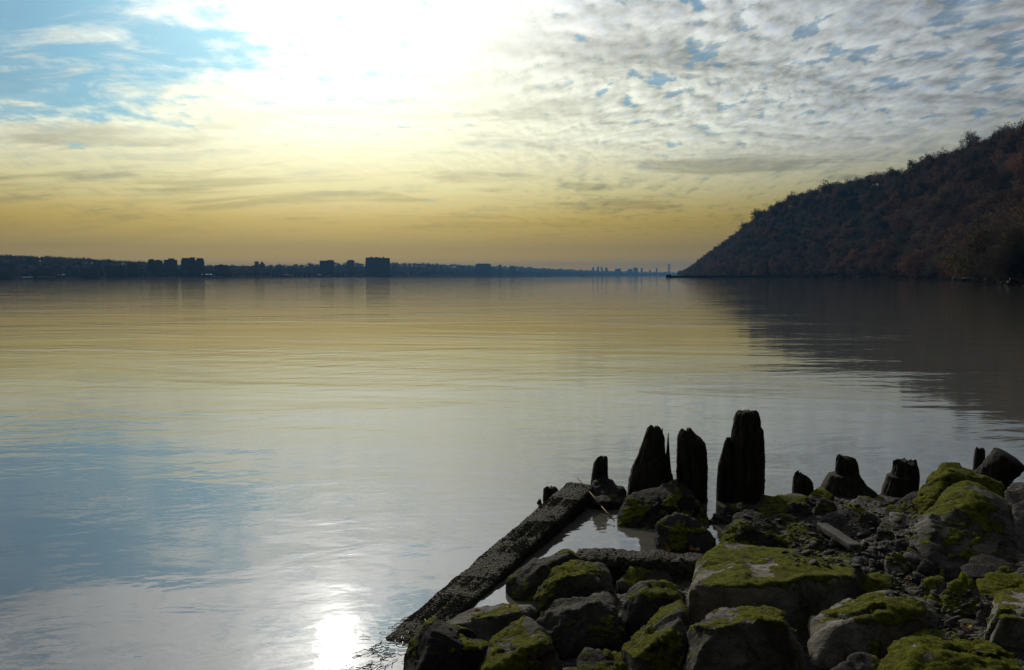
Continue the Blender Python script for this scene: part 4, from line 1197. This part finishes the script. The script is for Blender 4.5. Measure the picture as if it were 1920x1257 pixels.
# ------------------------------------------------------------------ timbers
def timber(name, A, Bp, wa, ha, wb, hb, mat, seed=0, n=90, m=12, rnd=.35, amp=.025, up=Vector((0, 0, 1))):
    """squared or round log from A to B, noisy surface; returns verts, faces, origin"""
    A, Bp = Vector(A), Vector(Bp)
    d = (Bp - A).normalized(); u = d.cross(up).normalized(); w = u.cross(d)
    NA = 4 * m
    th = np.linspace(0, 2 * math.pi, NA, endpoint=False) + math.pi / 4
    e = 2.0 / (2 + (1 - rnd) * 8)
    sx = np.sign(np.cos(th)) * np.abs(np.cos(th)) ** e; sy = np.sign(np.sin(th)) * np.abs(np.sin(th)) ** e
    L = (Bp - A).length
    V = []
    for k in range(n):
        t = k / (n - 1)
        tape = min(1, .72 + 12 * min(t, 1 - t))
        c = np.array(A.lerp(Bp, t)[:])
        hw, hh_ = (wa + (wb - wa) * t) / 2 * tape, (ha + (hb - ha) * t) / 2 * tape
        p = c[None] + np.outer(sx * hw, u[:]) + np.outer(sy * hh_, w[:])
        nn = p - c; nn /= np.linalg.norm(nn, axis=1)[:, None]
        p = p + nn * (amp * (fbm(p * 4 + seed, 3) + .6 * fbm(p * 22 + seed, 3)))[:, None]
        V.append(p)
    f = []
    for k in range(n - 1):
        for i in range(NA):
            j = (i + 1) % NA
            f.append((k * NA + i, k * NA + j, (k + 1) * NA + j, (k + 1) * NA + i))
    V = np.concatenate(V)
    c0, c1 = len(V), len(V) + 1
    V = np.concatenate([V, [A[:]], [Bp[:]]])
    f += [(c0, (i + 1) % NA, i) for i in range(NA)]
    q = (n - 1) * NA
    f += [(c1, q + i, q + (i + 1) % NA) for i in range(NA)]
    return V, f

def bumps(V, f, n, mat, parent, base, rs, smin, smax, cond=None, name='crust'):
    """hundreds of little barnacle lumps over a surface, joined into one part"""
    me_v = np.asarray(V)
    tri = np.array([q[:3] for q in f])
    a, b, c = me_v[tri[:, 0]], me_v[tri[:, 1]], me_v[tri[:, 2]]
    nr_ = np.cross(b - a, c - a); ar = np.linalg.norm(nr_, axis=1); nr_ /= np.maximum(ar, 1e-12)[:, None]
    w = ar.copy()
    if cond is not None: w = w * cond((a + b + c) / 3, nr_)
    pick = rs.choice(len(tri), n, p=w / w.sum())
    vs, fs = [], []
    for k, i in enumerate(pick):
        u, v_ = rs.random(2)
        if u + v_ > 1: u, v_ = 1 - u, 1 - v_
        p = a[i] + u * (b[i] - a[i]) + v_ * (c[i] - a[i]); nn = nr_[i]
        t1 = np.cross(nn, [.3, .5, .8]); t1 /= np.linalg.norm(t1); t2 = np.cross(nn, t1)
        s = rs.uniform(smin, smax); h = s * rs.uniform(.3, 1.0)
        o0 = len(vs)
        for q in range(5):
            an = 6.283 * q / 5 + rs.uniform(0, .6)
            vs.append(p + (t1 * math.cos(an) + t2 * math.sin(an)) * s - nn * s * .3)
        tilt = rs.normal(0, .3, 2)
        vs.append(p + nn * h + t1 * s * tilt[0] + t2 * s * tilt[1])
        fs += [(o0 + q, o0 + (q + 1) % 5, o0 + 5) for q in range(5)]
    ob = link(name, mesh_np(name, np.array(vs) - base, np.array(fs), False), mat, parent)
    ob['kind'] = 'stuff'
    return ob

# crusted beam, one end raised on a rock, the other in the water
bA = at_z(1094, 901, .17) - Vector((0, 0, .15))
bB = at_z(742, 1216, .0) - Vector((0, 0, .125))
V, f = timber('timber_beam', bA, bB, .31, .29, .31, .25, CRUST, 2, 160, 12, .3, .016)
base = np.array(bA[:])
beam = link('timber_beam', mesh_np('timber_beam', V - base, f), CRUST, loc=base)
tag(beam, 'heavy squared timber beam crusted with barnacles, slanting into the water', 'beam')
SOLID.append((V, f))
bumps(V, f, 9000, BARN, beam, base, np.random.default_rng(1), .003, .009, lambda c, n: (c[:, 2] > -.02) * np.clip(.25 + 3.0 * fbm(c * 3.2, 3), .03, 1), 'barnacle_crust')
# wet weed trailing at the sunk end
wv_, wf_ = [], []
rs = np.random.default_rng(8)
for k in range(120):
    p = at_z(rs.uniform(690, 815), 0, 0) if False else Vector(bB[:]).lerp(bA, rs.uniform(-.07, .17))
    p = Vector((p.x + rs.normal(0, .085), p.y + rs.normal(0, .05), 0.001 + abs(rs.normal(0, .006))))
    an = rs.normal(3.7, .5); L = rs.uniform(.03, .10); w = rs.uniform(.0018, .004)
    dd = Vector((math.cos(an), math.sin(an), 0)); uu = Vector((-dd.y, dd.x, 0))
    b0 = len(wv_)
    for s_ in range(4):
        q = p + dd * (L * s_ / 3) + uu * (math.sin(s_ * 1.7 + k) * .012) + Vector((0, 0, .004 * math.sin(s_ * 1.05)))
        wv_ += [tuple(q - uu * w), tuple(q + uu * w * .3 + Vector((0, 0, w))), tuple(q + uu * w)]
    for s_ in range(3):
        a_ = b0 + s_ * 3
        wf_ += [(a_, a_ + 1, a_ + 4, a_ + 3), (a_ + 1, a_ + 2, a_ + 5, a_ + 4)]
o_ = link('seaweed', mesh_np('seaweed', wv_, wf_), WEED)
tag(o_, 'wet dark weed trailing in the water at the sunk end of the beam', 'seaweed', kind='stuff')

# log lying behind the first row of rocks
lA, lB = at_depth(1078, 1066, 5.75), at_depth(1345, 1078, 5.55)
V, f = timber('log', lA, lB, .30, .26, .28, .25, CRUST, 5, 90, 10, .8, .025)
base = np.array(lA[:])
log = link('log', mesh_np('log', V - base, f), CRUST, loc=base)
tag(log, 'green-flecked crusted log lying across behind the front rocks', 'log')
SOLID.append((V, f))
bumps(V, f, 1800, ALGAE, log, base, np.random.default_rng(2), .006, .016, lambda c, n: np.clip(n[:, 2], 0.02, 1), 'algae_crust')
# cut log standing out over the boulders at the right
cA, cB = at_depth(1846, 912, 7.3), at_depth(1894, 856, 7.2)
dirn = (cB - cA).normalized()
V, f = timber('log', cA - dirn * .25, cB, .29, .29, .30, .30, PILE, 9, 60, 10, 1.0, .03)
base = np.array((cA - dirn * .25)[:])
o_ = link('log', mesh_np('log', V - base, f), PILE, loc=base)
tag(o_, 'thick cut log end jutting up over the mossy boulders', 'log')
SOLID.append((V, f))
# fallen plank
pA, pB = at_depth(1540, 986, 6.35), at_depth(1606, 1028, 5.75)
V, f = timber('plank', pA, pB, .085, .05, .085, .05, PLANK, 12, 60, 6, .05, .006)
base = np.array(pA[:])
o_ = link('plank', mesh_np('plank', V - base, f), PLANK, loc=base)
tag(o_, 'weathered grey plank lying on the rubble', 'plank')
SOLID.append((V, f))
# twig reaching from the beam end down to the water
def stick(pts_, r_, name, label, mat=STRAW, cat='twig', group=None):
    mb = MB(); base = Vector(pts_[-1])
    for a, b in zip(pts_[:-1], pts_[1:]): mb.tube(Vector(a) - base, Vector(b) - base, r_, r_ * .85, 6)
    o_ = mb.build(name, mat, loc=base, smooth=True)
    tag(o_, label, cat, group)
    return o_
stick([at_depth(1083, 897, 7.85), at_depth(1105, 922, 7.6), at_depth(1128, 950, 7.3), at_depth(1152, 977, 7.02)], .006, 'reed_stem', 'long straw-coloured stem hanging from the raised beam end')

# ------------------------------------------------------------------ small things resting on the stones
allv, allf, off = [], [], 0
for v, f in SOLID + [(gv, [tuple(q) for q in gf])]:
    allv.append(np.asarray(v)); allf += [tuple(int(i) + off for i in q) for q in f]; off += len(v)
TREE = BVHTree.FromPolygons([tuple(q) for q in np.concatenate(allv)], allf)
def cast(px, py):
    h = TREE.ray_cast(Vector((0, 0, CAM_H)), ray(px, py))
    return (h[0], h[1]) if h[0] is not None and h[0].z > 0 else None

# pebbles, counted ones first, then gravel
peb = []
for s_ in range(6):
    v, f = stone_shape(np.random.default_rng(90 + s_).uniform(-1, 1, (12, 3)) * (1, .8, .55), 2, 10, 3, .06, s_)
    peb.append((v, f, mesh_np('pebble', v, f)))
    peb[-1][2].materials.append(PEB)
rs = random.Random(21)
zones = [(1480, 940, 1720, 1060, 75), (1330, 940, 1500, 990, 20), (1160, 1020, 1320, 1050, 8), (1600, 1020, 1660, 1075, 40), (1670, 1075, 1730, 1120, 14), (1740, 1110, 1860, 1200, 22), (1470, 1000, 1620, 1045, 30)]
for (x0, y0, x1, y1, n) in zones:
    for _ in range(n):
        h = cast(rs.uniform(x0, x1), rs.uniform(y0, y1))
        if not h or h[1].z < .45: continue
        o_ = link('pebble', rs.choice(peb)[2], loc=h[0] + h[1] * .006)
        s = rs.uniform(.018, .05) * (1.5 if rs.random() < .15 else 1)
        o_.scale = (s, s, s * .8); o_.rotation_euler = (rs.gauss(0, .3), rs.gauss(0, .3), rs.uniform(0, 6))
        tag(o_, 'loose pebble lying on the rubble between the rocks', 'pebble', 'loose pebbles among the rocks')
gvv, gff = [], []
go_ = 0
for _ in range(2600):
    z_ = rs.choice(zones[:1] * 4 + zones[1:2] * 2 + zones[3:])
    h = cast(rs.uniform(z_[0], z_[2]), rs.uniform(z_[1], z_[3]))
    if not h or h[1].z < .35: continue
    v, f, _m = rs.choice(peb)
    s = rs.uniform(.006, .017); a = rs.uniform(0, 6.28)
    R2 = np.array([[math.cos(a), -math.sin(a), 0], [math.sin(a), math.cos(a), 0], [0, 0, 1]])
    gvv.append((v * s) @ R2.T + np.array(h[0][:])); gff.append(f + go_); go_ += len(v)
o_ = link('gravel', mesh_np('gravel', np.concatenate(gvv), np.concatenate(gff)), PEB)
tag(o_, 'fine grey gravel spread over the rubble', 'gravel', kind='stuff')

# dead leaves
def leaf_mesh(seed):
    r_ = random.Random(seed); v, f = [], []
    n = 7
    for k in range(n):
        t = k / (n - 1); w = .42 * math.sin(math.pi * min(t * 1.05, 1)) * (1 + .35 * math.sin(t * 19)) + .02
        cz = .35 * (t - .5) ** 2 * 2 + .1 * r_.uniform(-1, 1)
        v += [(t - .5, -w, cz + w * .5), (t - .5, 0, cz), (t - .5, w, cz + w * .4)]
    for k in range(n - 1):
        a = k * 3
        f += [(a, a + 3, a + 4, a + 1), (a + 1, a + 4, a + 5, a + 2)]
    me = mesh_np('dead_leaf', v, f); me.materials.append(LEAF)
    return me
leaves_ = [leaf_mesh(s_) for s_ in range(4)]
def drop_leaf(px, py, s, label, group=None):
    h = cast(px, py)
    if not h: return
    o_ = link('dead_leaf', rs.choice(leaves_), loc=h[0] + h[1] * .012)
    q = h[1].to_track_quat('Z', 'Y').to_euler(); o_.rotation_euler = q
    o_.rotation_euler.rotate_axis('Z', rs.uniform(0, 6.28)); o_.scale = (s, s, s)
    tag(o_, label, 'leaf', group)
for (px, py) in ((1070, 904), (1080, 908), (1090, 903), (1098, 910), (1085, 912), (1075, 910)):
    drop_leaf(px, py, rs.uniform(.04, .065), 'curled dead leaf on the raised end of the crusted beam', 'dead leaves on the beam end')
for (px, py) in ((1252, 1034), (1265, 1035), (1245, 1036), (1295, 1030), (1308, 1034)):
    drop_leaf(px, py, rs.uniform(.04, .065), 'reddish dead leaf lying on the crusted log', 'dead leaves on the log')
drop_leaf(1812, 1184, .06, 'pinkish dead leaf on the low layered slab')
for (px, py) in ((895, 1152), (958, 1142)):
    drop_leaf(px, py, .055, 'small orange leaf on the flat low slab under the beam', 'orange leaves on the low slab')
drop_leaf(1702, 1090, .05, 'small brown leaf behind the smooth rounded boulder')
drop_leaf(1604, 977, .06, 'tiny yellow leaf on the dark broken slab')
for (x0, y0, x1, y1, lb) in ((940, 1140, 1000, 1130, 'straw lying on the flat low slab under the beam'), (1310, 1088, 1309, 1100, 'short straw at the left edge of the big flat slab'),
                             (1353, 1100, 1360, 1113, 'straw hanging over the front of the big flat slab'), (1690, 1104, 1722, 1098, 'thin twig behind the smooth rounded boulder')):
    a, b = cast(x0, y0), cast(x1, y1)
    if a and b: stick([a[0] + a[1] * .006, (a[0] + b[0]) / 2 + Vector((0, 0, .015)), b[0] + b[1] * .006], .0028, 'straw', lb)

# ------------------------------------------------------------------ haze over the whole reach
mt, g, o = material('haze_air')
pv = g.node('ShaderNodeVolumePrincipled')
pv.inputs['Color'].default_value = (0.16, 0.42, 0.78, 1)
pv.inputs['Density'].default_value = 0.00011
pv.inputs['Anisotropy'].default_value = 0.0
g.l.new(pv.outputs[0], o.inputs['Volume'])
hb = MB().box((0, 7050, 109), (17600, 15200, 222)).build('haze', mt)
tag(hb, 'thin blue haze over the river', 'haze', kind='stuff')
